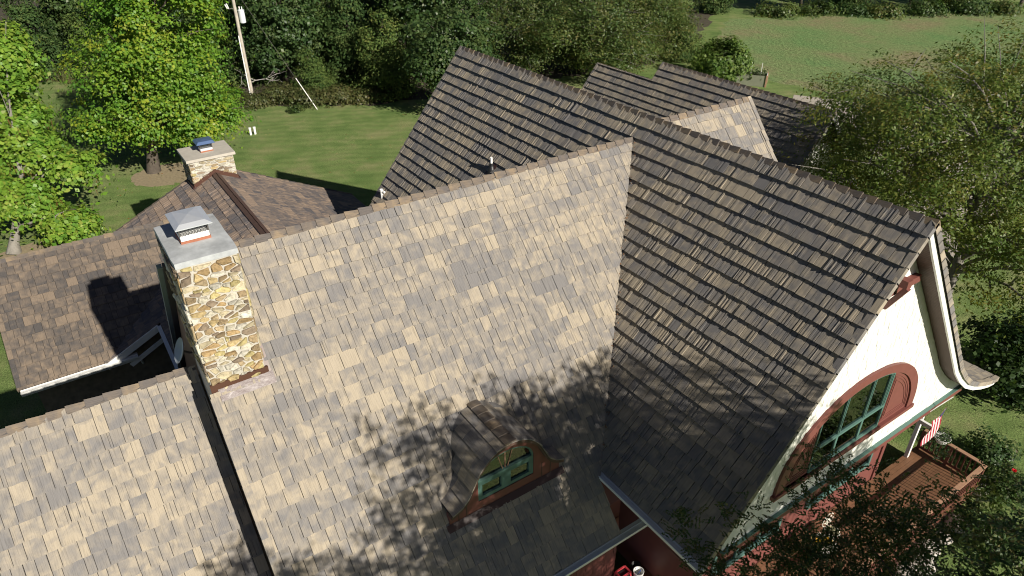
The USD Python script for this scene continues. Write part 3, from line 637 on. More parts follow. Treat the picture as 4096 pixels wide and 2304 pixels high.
def bent(s0, s1, x0, x1, h0, h1):
    """curved shake between arc lengths s0 (upper) and s1 (butt) and from x0 to x1, clipped at the main roof."""
    V, uv = [], []; n = 3
    for k in range(n + 1):
        s = s0 + (s1 - s0)*k/n; p = pat(np.clip(s, 0, Lm)); q = pat(np.clip(s + .02, 0, Lm)) - pat(np.clip(s - .02, 0, Lm)); nn = np.array([-q[1], q[0]])/np.linalg.norm(q)
        if nn[1] < 0: nn = -nn
        h = h0 + (h1 - h0)*k/n; pt = p + nn*h; xb = max(x0, xback(pt[1]))
        for x, pp in ((max(x1, xb), pt), (xb, pt), (xb, p), (max(x1, xb), p)): V.append((x, pp[0], pp[1]))
        uv += [(x1, k*.1), (x0, k*.1), (x0, k*.1), (x1, k*.1)]
    F = []
    for k in range(n):
        a, b = 4*k, 4*k + 4; F += [(a, a + 1, b + 1, b), (a + 3, a, b, b + 3), (a + 1, a + 2, b + 2, b + 1)]
    F += [(4*n, 4*n + 1, 4*n + 2, 4*n + 3), (3, 2, 1, 0)]
    Vv = np.array(V); F = np.array(F); F3 = np.vstack([F[:, [0, 1, 2]], F[:, [0, 2, 3]]])
    return Vv[F3].reshape(-1, 3), np.arange(F3.size).reshape(-1, 3), np.array(uv)[F3].reshape(-1, 2)
for sgn in (-1, 1):
    rows = 6; st = (mid - .02)/rows
    for k in range(rows):
        sA, sB = mid + sgn*(k*st - .03), mid + sgn*((k + 1)*st)
        xf = XD + .20
        while xf > xback(pat(sB)[1]):
            w = rg.uniform(.18, .40); V, F, uv = bent(sA, sB, xf - w + .003, xf, .006, .040 + rg.uniform(-.006, .006))
            t = (np.clip(.42 + rg.normal(0, .17), 0, 1), rg.random(), rg.random())
            if sgn < 0: F = F[:, ::-1]
            part('shake', (V, F, np.tile(t, (len(V), 1)), uv[:, ::-1]*[1, 1]), SHAKE, dr); xf -= w
xf = XD + .21
while xf > xback(7.0) + .1:
    V, F, uv = bent(mid - .15, mid + .15, xf - .33, xf, .045, .045)
    t = (.4 + rg.normal(0, .1), rg.random(), rg.random()); V = V + A3(0, 0, .0) + np.c_[np.zeros(len(V)), np.zeros(len(V)), (V[:, 0] - (xf - .33))*.10]
    part('ridge_cap', (V, F, np.tile(t, (len(V), 1)), uv), CAPM, dr); xf -= .30

# ------------------------------------------------------------------ vent pipes on the roof
Bz = lambda y: BZ - S1*(BY - y)
vp = thing('vent_pipe', 'white plastic vent pipe with black boot on the dark slope', 'vent pipe', (-19.92, 12.59, Bz(12.59)))
part('pipe', MB().lathe([(.045, -.05), (.045, .50), (.036, .50), (.036, .2)], (-19.92, 12.59, Bz(12.59)), 14), PVC, vp)
part('boot', MB().lathe([(.16, -.12), (.12, .06), (.07, .17), (.062, .27), (.046, .28)], (-19.92, 12.59, Bz(12.59)), 16), RUBBER, vp)
part('flashing', MB().add([A3(-20.12, 12.42, Bz(12.42) + .07), A3(-19.72, 12.42, Bz(12.42) + .07), A3(-19.72, 12.8, Bz(12.8) + .07), A3(-20.12, 12.8, Bz(12.8) + .07)], [(0, 1, 2, 3)]), FLASHM, vp)
vq = thing('vent_pipe', 'short white vent pipe showing just over the tan ridge', 'vent pipe', (-25.3, 10.55, Bz(10.55)))
part('pipe', MB().lathe([(.06, -.1), (.06, .30), (.075, .30), (.075, .38), (.05, .38), (.05, .2)], (-25.3, 10.55, Bz(10.55)), 16), PVC, vq)
part('elbow', MB().tube([(-25.3, 10.55, Bz(10.55) + .28), (-25.12, 10.6, Bz(10.55) + .30)], .045, 10), PVC, vq)

# ------------------------------------------------------------------ garage behind
garage = thing('garage', 'separate building behind with stepped dark shake ridges and white gable', 'building', (-24, 29, 0))
GZ1, GY1, GZ2, GY2 = 7.90, 28.0, 8.75, 28.69
OG1 = (-32.2, GY2, GZ2)
rgn = Polygon([(0, .69*K1), (4.6, .69*K1), (4.6, 0), (15.2, 0), (15.2, 5.0*K1), (0, 5.0*K1)])
rF = deck_plane(garage, 'roof_slope', OG1, X, dB, rgn, SHAKE)
shakes(rF, OG1, X, dB, rgn, 101, SHAKE, 300, hb=0.068, ribs=.006, gap=.008, jit=.35)
ridge_caps(rF, (-32.2, GY1, GZ1), (-27.55, GY1, GZ1), S1, CAPM, 102, 'b'); ridge_caps(rF, (-27.6, GY2, GZ2), (-17.0, GY2, GZ2), S1, CAPM, 103, 'b')
rake_tiles(rF, (-32.22, GY1, GZ1), dB, X, 6.5, SHAKE, 104); rake_tiles(rF, (-27.62, GY2, GZ2), dB, X, .69*K1, SHAKE, 105); rake_tiles(rF, (-16.98, GY2, GZ2), dB, -X, 7.8, SHAKE, 106)
dBk = A3(0, 1, -S1)/K1
deck_plane(garage, 'roof_slope', (-32.2, GY1, GZ1), X, dBk, sbox(0, 0, 4.6, 7.2), SHAKE, under=False); deck_plane(garage, 'roof_slope', (-27.6, GY2, GZ2), X, dBk, sbox(0, 0, 10.6, 8.4), SHAKE, under=False)
part('wall', MB().prism([(GY2 - 4, 0), (GY2 + 4.4, 0), (GY2 + 4.4, GZ2 - .36 - S1*4.4), (GY2, GZ2 - .36), (GY2 - 4, GZ2 - .36 - S1*4)], 'x', -27.4, -17.4), CREAM, garage)
part('wall', MB().prism([(GY1 - 3.4, 0), (GY1 + 3.4, 0), (GY1 + 3.4, GZ1 - .36 - S1*3.4), (GY1, GZ1 - .36), (GY1 - 3.4, GZ1 - .36 - S1*3.4)], 'x', -31.9, -27.41), CREAM, garage)
for sg, e in ((-1, 5.0), (1, 5.2)):
    part('barge_board', MB().prism([(GY2 + .001*sg, GZ2 - .03), (GY2 + sg*e, GZ2 - .03 - S1*e), (GY2 + sg*e, GZ2 - .32 - S1*e), (GY2 + .001*sg, GZ2 - .36)], 'x', -17.03, -16.98), WHITE, garage)
    part('soffit', MB().prism([(GY2 + .001*sg, GZ2 - .34), (GY2 + sg*e, GZ2 - .30 - S1*e), (GY2 + sg*e, GZ2 - .33 - S1*e), (GY2 + .001*sg, GZ2 - .37)], 'x', -17.39, -17.035), SOFFIT, garage)
part('trim', MB().box((-17.4, GY2 - 4, 2.9), (-17.30, GY2 + 4.4, 3.1)), RED, garage)
# ------------------------------------------------------------------ ground
def sheet(name, poly, z, mat, kind='structure', n=0, seed=0, rough=0.0):
    P = np.array(poly, float)
    if rough:
        Q = []; rg_ = np.random.default_rng(seed)
        for a, b in zip(P, np.roll(P, -1, 0)):
            k = max(2, int(np.linalg.norm(b - a)/1.2))
            for i in range(k): Q.append(a + (b - a)*i/k + rg_.normal(0, rough, 2))
        P = np.array(Q)
    v, f = trimesh.creation.triangulate_polygon(Polygon(P).buffer(0), engine='earcut')
    p = part(name, (np.c_[v, np.full(len(v), z)], f), mat); tag(stage.GetPrimAtPath(p), kind=kind); return p
def grass_mat(name, a, b, c, s1, s2, stripe=0.0, ang=0.0, bump=0.05):
    nodes = {'g': ('geometry', {}), 'n': ('noise_texture', {'scale': s1, 'detail': 8.0, 'roughness': 0.7}), 'r': ('rgb_ramp', {'ramp': [(0.36, a), (0.5, b), (0.64, c)]}),
        'n2': ('noise_texture', {'scale': s2, 'detail': 3.0, 'roughness': 0.8}), 'r2': ('rgb_ramp', {'ramp': [(0.28, (0.45,)*3), (0.5, (1.0,)*3), (0.72, (1.5,)*3)]}),
        'm': ('mix_color', {'blend_type': 'multiply', 'fac': 0.85}), 'mp': ('mapping', {'rotation': (0, 0, ang)}),
        'w': ('wave_texture', {'scale': 0.30, 'distortion': 7.0, 'detail': 2.0, 'detail_scale': 0.6}), 'rw': ('rgb_ramp', {'ramp': [(0.2, (1 - stripe,)*3), (0.8, (1 + stripe,)*3)]}),
        'm2': ('mix_color', {'blend_type': 'multiply', 'fac': 1.0}), 'b': ('bump', {'strength': 1.0, 'distance': bump}),
        'p': ('principled_bsdf', {'roughness': 0.85, 'specular_ior_level': 0.15})}
    links = [('g.position', 'n.vector'), ('n.fac', 'r.fac'), ('g.position', 'n2.vector'), ('n2.fac', 'r2.fac'), ('r.color', 'm.a'), ('r2.color', 'm.b'), ('g.position', 'mp.vector'), ('mp.vector', 'w.vector'),
             ('w.fac', 'rw.fac'), ('m.result', 'm2.a'), ('rw.color', 'm2.b'), ('m2.result', 'p.base_color'), ('n2.fac', 'b.height'), ('b.normal', 'p.normal')]
    return M(name, nodes, links)
LAWN = grass_mat('lawn_look', (0.112, 0.178, 0.050), (0.158, 0.220, 0.070), (0.230, 0.245, 0.105), 0.35, 13.0, 0.06, 0.5, 0.07)
MEADOW = grass_mat('meadow_look', (0.140, 0.240, 0.085), (0.185, 0.245, 0.098), (0.235, 0.215, 0.115), 0.11, 2.6, 0.0, 0.0, 0.25)
SOIL = plain('bare_soil', (0.26, 0.21, 0.13), 0.95, 0.3, 6.0, 0.02, bscale=20.0)
LITTER = plain('forest_litter', (0.060, 0.050, 0.030), 0.95, 0.4, 3.0, 0.05, bscale=9.0)
CONC = plain('concrete', (0.40, 0.36, 0.30), 0.85, 0.14, 1.5, 0.003)
gx = np.r_[-420:-100:17j, -96:40:69j, 46:260:12j]; gy = np.r_[-200:-24:12j, -20:120:71j, 128:420:16j]
GX, GY = np.meshgrid(gx, gy, indexing='ij'); i, j = np.meshgrid(np.arange(len(gx) - 1), np.arange(len(gy) - 1), indexing='ij'); q = (i*len(gy) + j).ravel(); w_ = len(gy)
gp = part('ground', (np.c_[GX.ravel(), GY.ravel(), np.zeros(GX.size)], np.c_[q, q + w_, q + w_ + 1, q + 1]), LAWN); tag(stage.GetPrimAtPath(gp), kind='structure')
sheet('meadow', [(-49, 57.5), (-56, 66), (-64, 78), (-57, 91), (-42, 116), (0, 170), (90, 130), (60, 70), (10, 62), (-22, 63.5), (-38, 58.5)], 0.004, MEADOW, rough=0.25, seed=3)
sheet('forest_floor', [(-81.5, 2), (-74, 8.5), (-67, 13), (-60.5, 18), (-57.0, 24), (-55.5, 31), (-55, 40), (-52, 52), (-58, 66), (-69, 80), (-110, 90), (-180, 60), (-180, -60), (-96, -40)], 0.008, LITTER, rough=0.5, seed=5)
sheet('soil_patch', [(-50.4 + 1.9*math.cos(a)*1.1, 5.4 + 2.1*math.sin(a)) for a in np.linspace(0, 2*math.pi, 26)[:-1]], 0.006, SOIL, rough=0.10, seed=6)
sheet('soil_patch', [(-42.6 + 1.5*math.cos(a), -3.2 + 1.7*math.sin(a)) for a in np.linspace(0, 2*math.pi, 26)[:-1]], 0.006, SOIL, rough=0.10, seed=7)
sheet('driveway', [(-17.0, 31), (-12.5, 34), (-15.5, 48), (-23, 57.5), (-33, 58.5), (-37.5, 56.0), (-36, 53.5), (-29.5, 52.8), (-20.5, 43.6), (-17.0, 40.5)], 0.010, CONC)
sheet('patio', [(-24.3, -6), (-19.2, -6), (-19.2, 1.0), (-24.3, 1.0)], 0.010, plain('patio_stone', (0.17, 0.15, 0.12), 0.9, 0.25, 2.0, 0.01))

# ------------------------------------------------------------------ vegetation
def leaf_mat(name, trans=0.35, rough=0.45, spec=0.35, tint=(1.25, 1.3, 0.7)):
    return M(name, {'a': ('attribute', {'attribute': 'tint'}), 'o': ('object_info', {}), 'r': ('rgb_ramp', {'ramp': [(0.0, (0.86, 0.92, 0.9)), (0.5, (1.0, 1.0, 1.0)), (1.0, (1.14, 1.05, 0.95))]}),
        'm': ('mix_color', {'blend_type': 'multiply', 'fac': 1.0}), 'm2': ('mix_color', {'blend_type': 'multiply', 'fac': 1.0, 'b': tint, 'use_clamp': False}),
        'p': ('principled_bsdf', {'roughness': rough, 'specular_ior_level': spec}), 't': ('translucent_bsdf', {}), 'x': ('mix_closure', {'fac': trans})},
        [('o.random', 'r.fac'), ('a.color', 'm.a'), ('r.color', 'm.b'), ('m.result', 'p.base_color'), ('m.result', 'm2.a'), ('m2.result', 't.color'), ('p.BSDF', 'x.closure1'), ('t.BSDF', 'x.closure2')], surface='x.closure')
LEAF = leaf_mat('leaf_look'); CEDARM = leaf_mat('cedar_look', 0.10, 0.7, 0.15)
BARK = plain('bark', (0.085, 0.070, 0.055), 0.9, 0.35, 6.0, 0.03, bscale=16.0)
GBARK = plain('grey_bark', (0.20, 0.185, 0.16), 0.9, 0.3, 5.0, 0.02, bscale=14.0)
DEADW = plain('dead_wood', (0.36, 0.34, 0.31), 0.9, 0.2, 5.0)
def leaf_quads(pos, nrm, L, W, rng, col, fold=0.0):
    n = len(pos); nrm = nrm/np.maximum(np.linalg.norm(nrm, axis=1, keepdims=True), 1e-9)
    a = np.cross(nrm, rng.normal(size=(n, 3))); a /= np.maximum(np.linalg.norm(a, axis=1, keepdims=True), 1e-9); b = np.cross(nrm, a)
    L = np.broadcast_to(L, (n,))[:, None]; W = np.broadcast_to(W, (n,))[:, None]
    V = np.stack([pos - a*L*.5, pos + b*W*.5 + a*L*.05, pos + a*L*.5, pos - b*W*.5 + a*L*.05], 1).reshape(-1, 3)
    k = np.arange(n)*4; F = np.vstack([np.c_[k, k + 1, k + 2], np.c_[k, k + 2, k + 3]])
    return V, F, np.repeat(col, 4, 0)
def lobe_points(lobes, n, rng, shell=0.30, gap=0.42, gfreq=0.5, seed=0):
    lobes = np.array(lobes, float); vol = np.prod(lobes[:, 3:], axis=1)**.75; out = []; tries = 0
    while len(out) < n and tries < 60:
        tries += 1; k = rng.choice(len(lobes), 4*n, p=vol/vol.sum()); d = rng.normal(size=(4*n, 3)); d /= np.linalg.norm(d, axis=1, keepdims=True)
        r = 1 - np.abs(rng.normal(0, shell, 4*n)); r = np.where(r < .15, rng.uniform(.3, 1, 4*n), r)
        r *= 0.78 + 0.42*meshkit.noise(d*2.3 + k[:, None]*7.1, seed)
        p = lobes[k, :3] + d*lobes[k, 3:]*r[:, None]
        keep = meshkit.noise(p*gfreq + 11.3, seed + 5) > gap
        ctr = lobes[k, :3]
        for a, b in zip(p[keep], d[keep]): out.append((a, b))
    out = out[:n]
    return np.array([o[0] for o in out]), np.array([o[1] for o in out])
def crown(lobes, ncl, nleaf, clr, leaf, rng, cols, seed, gap=0.42, flat=0.45, droop=0.25, up=0.7, aspect=0.75, shell=0.3, hue=None, zmin=0.3, gfreq=0.5):
    C, D = lobe_points(lobes, ncl, rng, shell, gap, gfreq, seed); C[:, 2] = np.maximum(C[:, 2], zmin)
    n = len(C)*nleaf; k = np.repeat(np.arange(len(C)), nleaf)
    off = rng.normal(size=(n, 3))*clr*rng.uniform(.6, 1.25, len(C))[k][:, None]; off[:, 2] *= flat
    off[:, 2] -= droop*np.sum(off[:, :2]**2, 1)/clr
    pos = C[k] + off; pos[:, 2] = np.maximum(pos[:, 2], 0.15)
    nrm = A3(0, 0, up) + D[k]*.55 + off/clr*.35 + rng.normal(0, .42, (n, 3))
    cols = np.array(cols, float); tc = np.clip(rng.normal(.5, .28, len(C)), 0, 1)[k] + rng.normal(0, .12, n)
    tc = np.clip(tc, 0, .999)*(len(cols) - 1); i0 = tc.astype(int); f = (tc - i0)[:, None]
    col = (cols[i0]*(1 - f) + cols[np.minimum(i0 + 1, len(cols) - 1)]*f)*rng.uniform(.8, 1.2, (n, 1))
    L = leaf*rng.uniform(.5, 1.45, n)
    return leaf_quads(pos, nrm, L, L*aspect, rng, col), C
def limbs(base, top, r0, targets, rng, n_limb=14, sides=7, wander=0.25, twig=0.02, start=0.25):
    base, top = A3(*base), A3(*top); mb = MB(); h = top - base; k = 9
    T = [base + h*t + np.r_[rng.normal(0, wander*.25, 2), 0]*(t > 0)*(t < 1) for t in np.linspace(0, 1, k)]
    R = r0*np.linspace(1, .12, k); R[0] *= 1.35
    mb.tube(T, R, sides + 2); T = np.array(T)
    if len(targets):
        for c in targets[rng.choice(len(targets), min(n_limb, len(targets)), replace=False)]:
            t = np.clip((c[2] - base[2])/max(h[2], .1) - rng.uniform(.12, .35), start, .92); s = np.array([np.interp(t, np.linspace(0, 1, k), T[:, a]) for a in range(3)])
            m1 = s + (c - s)*.45 + A3(0, 0, .12*np.linalg.norm(c - s)) + rng.normal(0, wander*.5, 3)
            P = [(1 - u)**2*s + 2*u*(1 - u)*m1 + u*u*c + rng.normal(0, wander*.12, 3)*(0 < u < 1) for u in np.linspace(0, 1, 6)]
            rr = max(twig, r0*.42*(1 - t*.75)); mb.tube(P, np.linspace(rr, twig, 6), sides - 1, cap=False)
            for _ in range(2):
                u = rng.integers(2, 5); e = P[u] + (P[5] - P[u])*rng.uniform(.6, 1.1) + rng.normal(0, .22*np.linalg.norm(c - s), 3)*.7
                mb.tube([P[u], (P[u] + e)/2 + A3(0, 0, .05*np.linalg.norm(e - P[u])), e], [rr*.5, rr*.35, twig*.6], sides - 2, cap=False)
    return mb
def tree(name, label, loc, H, lobes, ncl, nleaf, clr, leaf, cols, seed, r0, cat='tree', mat=None, bark=None, n_limb=16, lean=(0, 0), group=None, trunk_top=0.82, wander=.25, twig=.02, **kw):
    rng = np.random.default_rng(seed); p = thing(name, label, cat, loc, group=group); o = A3(*loc)
    (V, F, C), cen = crown(lobes, ncl, nleaf, clr, leaf, rng, cols, seed, **kw)
    mb = limbs((0, 0, -.05), (lean[0], lean[1], H*trunk_top), r0, cen, rng, n_limb, wander=wander, twig=twig); v, f = mb.arrays()[:2]
    part('trunk', (v + o, f), bark or BARK, p, smooth=40); part('crown', (V + o, F, C), mat or LEAF, p)
    return p
MAPLE = [(0.075, 0.185, 0.022), (0.12, 0.245, 0.028), (0.17, 0.290, 0.030), (0.27, 0.320, 0.034)]
tree('maple_tree', 'tall bright green maple on the lawn with bare soil round its trunk', (-51.4, 4.9, 0), 17,
     [(0.5, 0.8, 4.9, 4.7, 4.7, 2.0), (1.1, 1.7, 7.4, 4.6, 4.6, 2.8), (1.5, 2.3, 10.2, 4.2, 4.2, 2.8), (1.8, 2.7, 13.2, 3.6, 3.6, 2.8), (1.5, 3.4, 4.0, 3.2, 3.0, 1.3)], 1150, 74, 0.44, 0.19, MAPLE, 1, 0.36, zmin=2.2, gap=.46, shell=.24, n_limb=40, flat=.5, up=.9, gfreq=.65, lean=(1.2, 1.9))
CAT = [(0.10, 0.22, 0.030), (0.145, 0.28, 0.036), (0.20, 0.32, 0.042), (0.26, 0.32, 0.06)]
tree('catalpa_tree', 'yellow-green big-leaved tree cut by the left edge with hanging seed pods', (-43.3, -3.8, 0), 10,
     [(-5.3, 2.6, 9.5, 1.6, 1.6, 1.8), (-3.7, 2.3, 6.9, 1.7, 1.7, 1.5), (-2.3, 2.0, 4.9, 2.0, 2.0, 1.3), (-.3, 4.1, 4.2, 1.5, 1.5, .7), (-1.1, 1.6, 2.9, 2.0, 2.0, 1.2), (.9, 3.0, 1.6, 1.3, 1.3, .6), (-2.2, -.4, 3.4, 2.2, 2.2, 1.6)], 800, 42, 0.40, 0.23, CAT, 2, 0.30, lean=(-1.6, 1.8), trunk_top=.42, gap=.42, shell=.35, droop=.5, bark=GBARK, n_limb=22, aspect=.8)

rp = np.random.default_rng(61); pods = MB(); cat_p = '/World/catalpa_tree'
ct = np.array([o for o in crown([(-2.3, 2.0, 5.2, 2.6, 2.4, 1.8), (.3, 3.4, 3.4, 2.2, 2.0, 1.6), (-1.4, .8, 3.4, 2.4, 2.2, 1.6)], 90, 1, .1, .1, rp, CAT, 3, gap=.3)[1]]) + A3(-43.3, -3.8, 0)
for q in ct:
    for _ in range(4):
        a_ = q + rp.normal(0, .25, 3); e_ = a_ + A3(rp.normal(0, .05), rp.normal(0, .05), -rp.uniform(.3, .5)); w2 = unit(A3(rp.normal(), rp.normal(), 0))*.014
        pods.add([a_ - w2, a_ + w2, e_ + w2*.6, e_ - w2*.6], [(0, 1, 2, 3)], (.16, .075, .035))
part('seed_pods', pods, LEAF, cat_p, kind='stuff')
# forest edge: kinds built once, then copied
CED = [(0.026, 0.056, 0.017), (0.042, 0.080, 0.022), (0.066, 0.105, 0.029), (0.090, 0.115, 0.034)]
OAK = [(0.032, 0.070, 0.022), (0.050, 0.098, 0.028), (0.072, 0.118, 0.036), (0.10, 0.135, 0.042)]
OLV = [(0.050, 0.095, 0.026), (0.076, 0.122, 0.032), (0.104, 0.138, 0.036), (0.138, 0.130, 0.044)]
cone = lambda H, R, n, rg_: [(rg_.normal(0, .12*R), rg_.normal(0, .12*R), H*(.10 + .86*k/(n - 1)), R*(1 - .80*(k/(n - 1))**1.3), R*(1 - .80*(k/(n - 1))**1.3), H/n*.95) for k in range(n)]
rt = np.random.default_rng(400)
protos = {}
def proto(kind, loc, label, group, seed):
    rg_ = np.random.default_rng(seed)
    if kind == 'cedar': return tree('cedar_tree', label, loc, 10, cone(10, 2.6, 7, rg_), 620, 34, .34, .22, CED, seed, .16, mat=CEDARM, gap=.36, flat=.8, droop=-.15, up=.5, aspect=.55, shell=.25, group=group, n_limb=12, gfreq=.8)
    if kind == 'cedar2': return tree('cedar_tree', label, loc, 8, cone(8, 3.0, 6, rg_), 560, 34, .36, .22, [(c[0]*1.35, c[1]*1.25, c[2]*1.1) for c in CED], seed, .15, mat=CEDARM, gap=.36, flat=.7, droop=-.1, up=.5, aspect=.55, shell=.25, group=group, n_limb=12, gfreq=.8)
    if kind == 'oak': return tree('broadleaf_tree', label, loc, 12, [(0, 0, 8.6, 4.2, 4.2, 3.6), (1.8, 1.0, 6.2, 3.0, 3.0, 2.6), (-2.0, -1.0, 6.0, 3.0, 3.0, 2.6), (.6, -2.0, 4.4, 2.6, 2.6, 1.8), (-.5, 2.0, 4.2, 2.6, 2.6, 1.8)], 640, 36, .50, .30, OAK, seed, .22, gap=.40, group=group, n_limb=18)
    if kind == 'olive': return tree('locust_tree', label, loc, 10, [(0, 0, 7.2, 4.6, 4.6, 2.6), (1, -1, 2.6, 3.6, 3.6, 1.8), (-1, 2, 2.4, 3.2, 3.2, 1.6), (2.4, 1.4, 5.6, 3.4, 3.4, 2.0), (-2.6, -1.2, 5.4, 3.4, 3.4, 2.0), (.5, -2.6, 4.4, 3.2, 3.2, 1.8), (0, 2.6, 4.6, 3.2, 3.2, 1.8)], 1250, 34, .48, .19, OLV, seed, .20, gap=.40, group=group, n_limb=44, bark=GBARK, aspect=.5, twig=.018)
LBL = {'cedar': ['dark cedar', 'slim dark cedar', 'tall dark cedar'], 'cedar2': ['mossy green cedar', 'broad mossy cedar'], 'oak': ['dark leafy tree', 'bushy leafy tree'], 'olive': ['olive brown feathery tree', 'wide olive feathery tree']}
G_F, G_L = 'trees in the forest edge', 'olive trees behind the far roofs'
forest = [  # kind, x, y, scale, height scale, label
 ('cedar', -84, 1.0, 1.0, 1.05, 'dark cedar at the top left, behind the yellow-green tree'),
 ('oak', -88, 6.0, 1.0, 1.0, 'dark leafy tree at the top left, right of the cedar'),
 ('cedar2', -80.5, 6.2, .95, .9, 'mossy cedar over the far mown strip, left of the maple'),
 ('cedar', -79, 10.5, 1.05, 1.1, 'dark cedar half hidden behind the left side of the maple'),
 ('oak', -76, 14.5, .95, 1.0, 'dark leafy tree half hidden behind the right side of the maple'),
 ('cedar2', -70.5, 13.8, .9, .95, 'mossy cedar just left of the utility pole'),
 ('cedar', -69.5, 18.0, 1.05, 1.1, 'dark cedar right behind the transformer on the pole'),
 ('oak', -66.5, 19.8, .85, .85, 'broad leafy tree just right of the utility pole'),
 ('cedar2', -62.8, 20.6, .62, .55, 'low bushy cedar behind the guy wire'),
 ('cedar', -64.5, 25.5, 1.1, 1.2, 'tall black-green cedar right of the guy wire'),
 ('cedar2', -59.6, 26.6, 1.0, .95, 'big light-tipped cedar over the lawn, left of the house ridge'),
 ('oak', -61.5, 31.5, .95, .95, 'shaded leafy tree at the left end of the house ridge'),
 ('oak', -50.3, 28.2, .72, .72, 'dark small leafy tree hugging the left rake of the house ridge'),
 ('cedar', -57.5, 34.5, .9, .85, 'dark low cedar behind the top of the house ridge'),
 ('oak', -68, 33.0, 1.1, 1.05, 'dark leafy tree behind the bare grey tree'),
 ('cedar2', -73, 25.5, 1.15, 1.15, 'tall mossy cedar at the top edge, right of the pole'),
 ('oak', -78, 19.5, 1.1, 1.1, 'leafy tree at the top edge, over the transformer'),
 ('cedar', -92, 14.0, 1.2, 1.2, 'back row cedar at the top edge, left of the maple top'),
 ('oak', -86, 24.0, 1.2, 1.2, 'back row leafy tree at the top edge, right of the maple top'),
 ('cedar', -80, 33.0, 1.2, 1.2, 'back row cedar at the top edge, over the light-tipped cedar'),
 ('oak', -80, 42.0, 1.2, 1.15, 'back row leafy tree at the top edge, over the bare grey tree'),
 ('olive', -57.5, 40.0, 1.25, 1.05, 'olive feathery tree behind the middle of the house ridge'),
 ('olive', -52.5, 45.0, 1.25, .95, 'olive feathery tree with grey stems behind the stepped ridges'),
 ('olive', -60.5, 48.5, 1.4, 1.15, 'olive feathery tree at the top edge, tallest of its clump'),
 ('olive', -54.0, 51.5, 1.15, .9, 'olive feathery tree above the gap between the two ridges'),
 ('cedar2', -53.5, 56.8, .85, .8, 'green cedar at the near corner of the meadow'),
 ('cedar2', -60.5, 62.5, 1.0, .95, 'green cedar at the left edge of the meadow'),
 ('oak', -67, 72.0, 1.05, 1.0, 'leafy tree at the far left corner of the meadow'),
 ('oak', -72, 58.0, 1.2, 1.2, 'back row leafy tree over the olive clump'),
 ('cedar', -68, 80.0, 1.0, 1.0, 'dark cedar at the far end of the meadow, leftmost'),
 ('oak', -62, 90.0, 1.0, 1.0, 'dark leafy tree on the far meadow edge, second from left'),
 ('cedar', -59, 97.5, 1.1, 1.1, 'dark cedar on the far meadow edge, third from left'),
 ('oak', -54.5, 104.0, 1.05, 1.0, 'dark leafy tree on the far meadow edge, fourth from left'),
 ('cedar2', -50.5, 110.0, 1.0, 1.0, 'mossy cedar on the far meadow edge, fifth from left'),
 ('oak', -46, 117.0, 1.1, 1.0, 'dark leafy tree on the far meadow edge at the right corner'),
]
for n_, (kind, x, y, s, hs, lb) in enumerate(forest):
    grp = G_L if kind == 'olive' else G_F
    if kind not in protos: protos[kind] = proto(kind, (x, y, 0), lb, grp, 500 + 17*len(protos))
    else: copy_of(protos[kind], protos[kind].split('/')[-1].split('_0')[0], lb, 'tree', (x, y, 0), rt.uniform(0, 360), (s*rt.uniform(.95, 1.1), s*rt.uniform(.95, 1.1), hs), grp)

# bare grey tree
rg2 = np.random.default_rng(9); mbd = MB()
def twigs(p, d, L, r, depth):
    k = 4; P = [A3(*p)]
    for _ in range(k): d = unit(d + rg2.normal(0, .16, 3)); P.append(P[-1] + d*L/k)
    mbd.tube(P, np.linspace(r, r*.55, k + 1), 5 if depth > 1 else 4, cap=False)
    if depth == 0: return
    for _ in range(4 if depth > 1 else 3):
        q = P[rg2.integers(2, k + 1)]; twigs(q, unit(d*.8 + rg2.normal(0, .55, 3)), L*rg2.uniform(.5, .75), r*.5, depth - 1)
bt = thing('bare_tree', 'bare grey dead tree above the left end of the house ridge', 'tree', (-62.5, 36.5, 0))
twigs((-62.5, 36.5, 0), (0.2, 0, 1), 3.6, .16, 0)
for d in ((.5, -.7, .8), (.7, .4, .7), (-.2, -.6, 1), (.8, -.2, .6), (.3, .8, .9)): twigs((-62.1, 36.5, 3.4), d, 3.0, .085, 3)
part('trunk', mbd, DEADW, bt)
mbd = MB(); b2 = thing('fallen_branch', 'pale dead branch behind the foot of the utility pole', 'branch', (-65.2, 16.6, 0))
twigs((-65.6, 16.0, 1.2), (.5, .8, .6), 1.9, .05, 2); twigs((-65.4, 16.4, 1.4), (.3, -.9, .4), 1.4, .045, 2); part('wood', mbd, DEADW, b2)
# shrubs
def shrub(name, label, loc, R, H, cols, seed, ncl=120, nleaf=26, leaf=.16, clr=.28, group=None, gap=.3, mat=None):
    return tree(name, label, loc, H, [(0, 0, H*.55, R, R, H*.5)], ncl, nleaf, clr, leaf, cols, seed, .04, cat='shrub', gap=gap, group=group, n_limb=10, trunk_top=.6, twig=.008, zmin=.1, mat=mat)
BRN = [(0.065, 0.085, 0.028), (0.090, 0.105, 0.034), (0.115, 0.105, 0.042), (0.10, 0.13, 0.04)]
for i_, (x, y, R, H, lb) in enumerate([(-64.4, 13.6, 1.5, 1.6, 'green brush left of the pole foot'), (-62.6, 15.2, 1.3, 1.2, 'small brush in front of the pole foot'), (-62.6, 17.4, 1.7, 1.9, 'taller olive brush right of the pole foot'), (-60.6, 19.2, 1.8, 1.7, 'olive brush left of the guy wire anchor'), (-59.4, 21.4, 1.7, 1.8, 'pale olive brush behind the guy wire anchor'), (-58.4, 23.6, 1.5, 1.4, 'dark brush at the lawn edge right of the anchor'), (-66.5, 11.4, 1.4, 1.3, 'pale brush at the right of the maple')]):
    shrub('brush', lb, (x, y, 0), R, H*.8, BRN if i_ != 0 else MAPLE, 700 + i_, 150, 30, .17)
shrub('sapling', 'small dark sapling on the lawn near the guy wire', (-58.6, 17.6, 0), .6, .75, CED, 720, 40, 26, .12, .16)
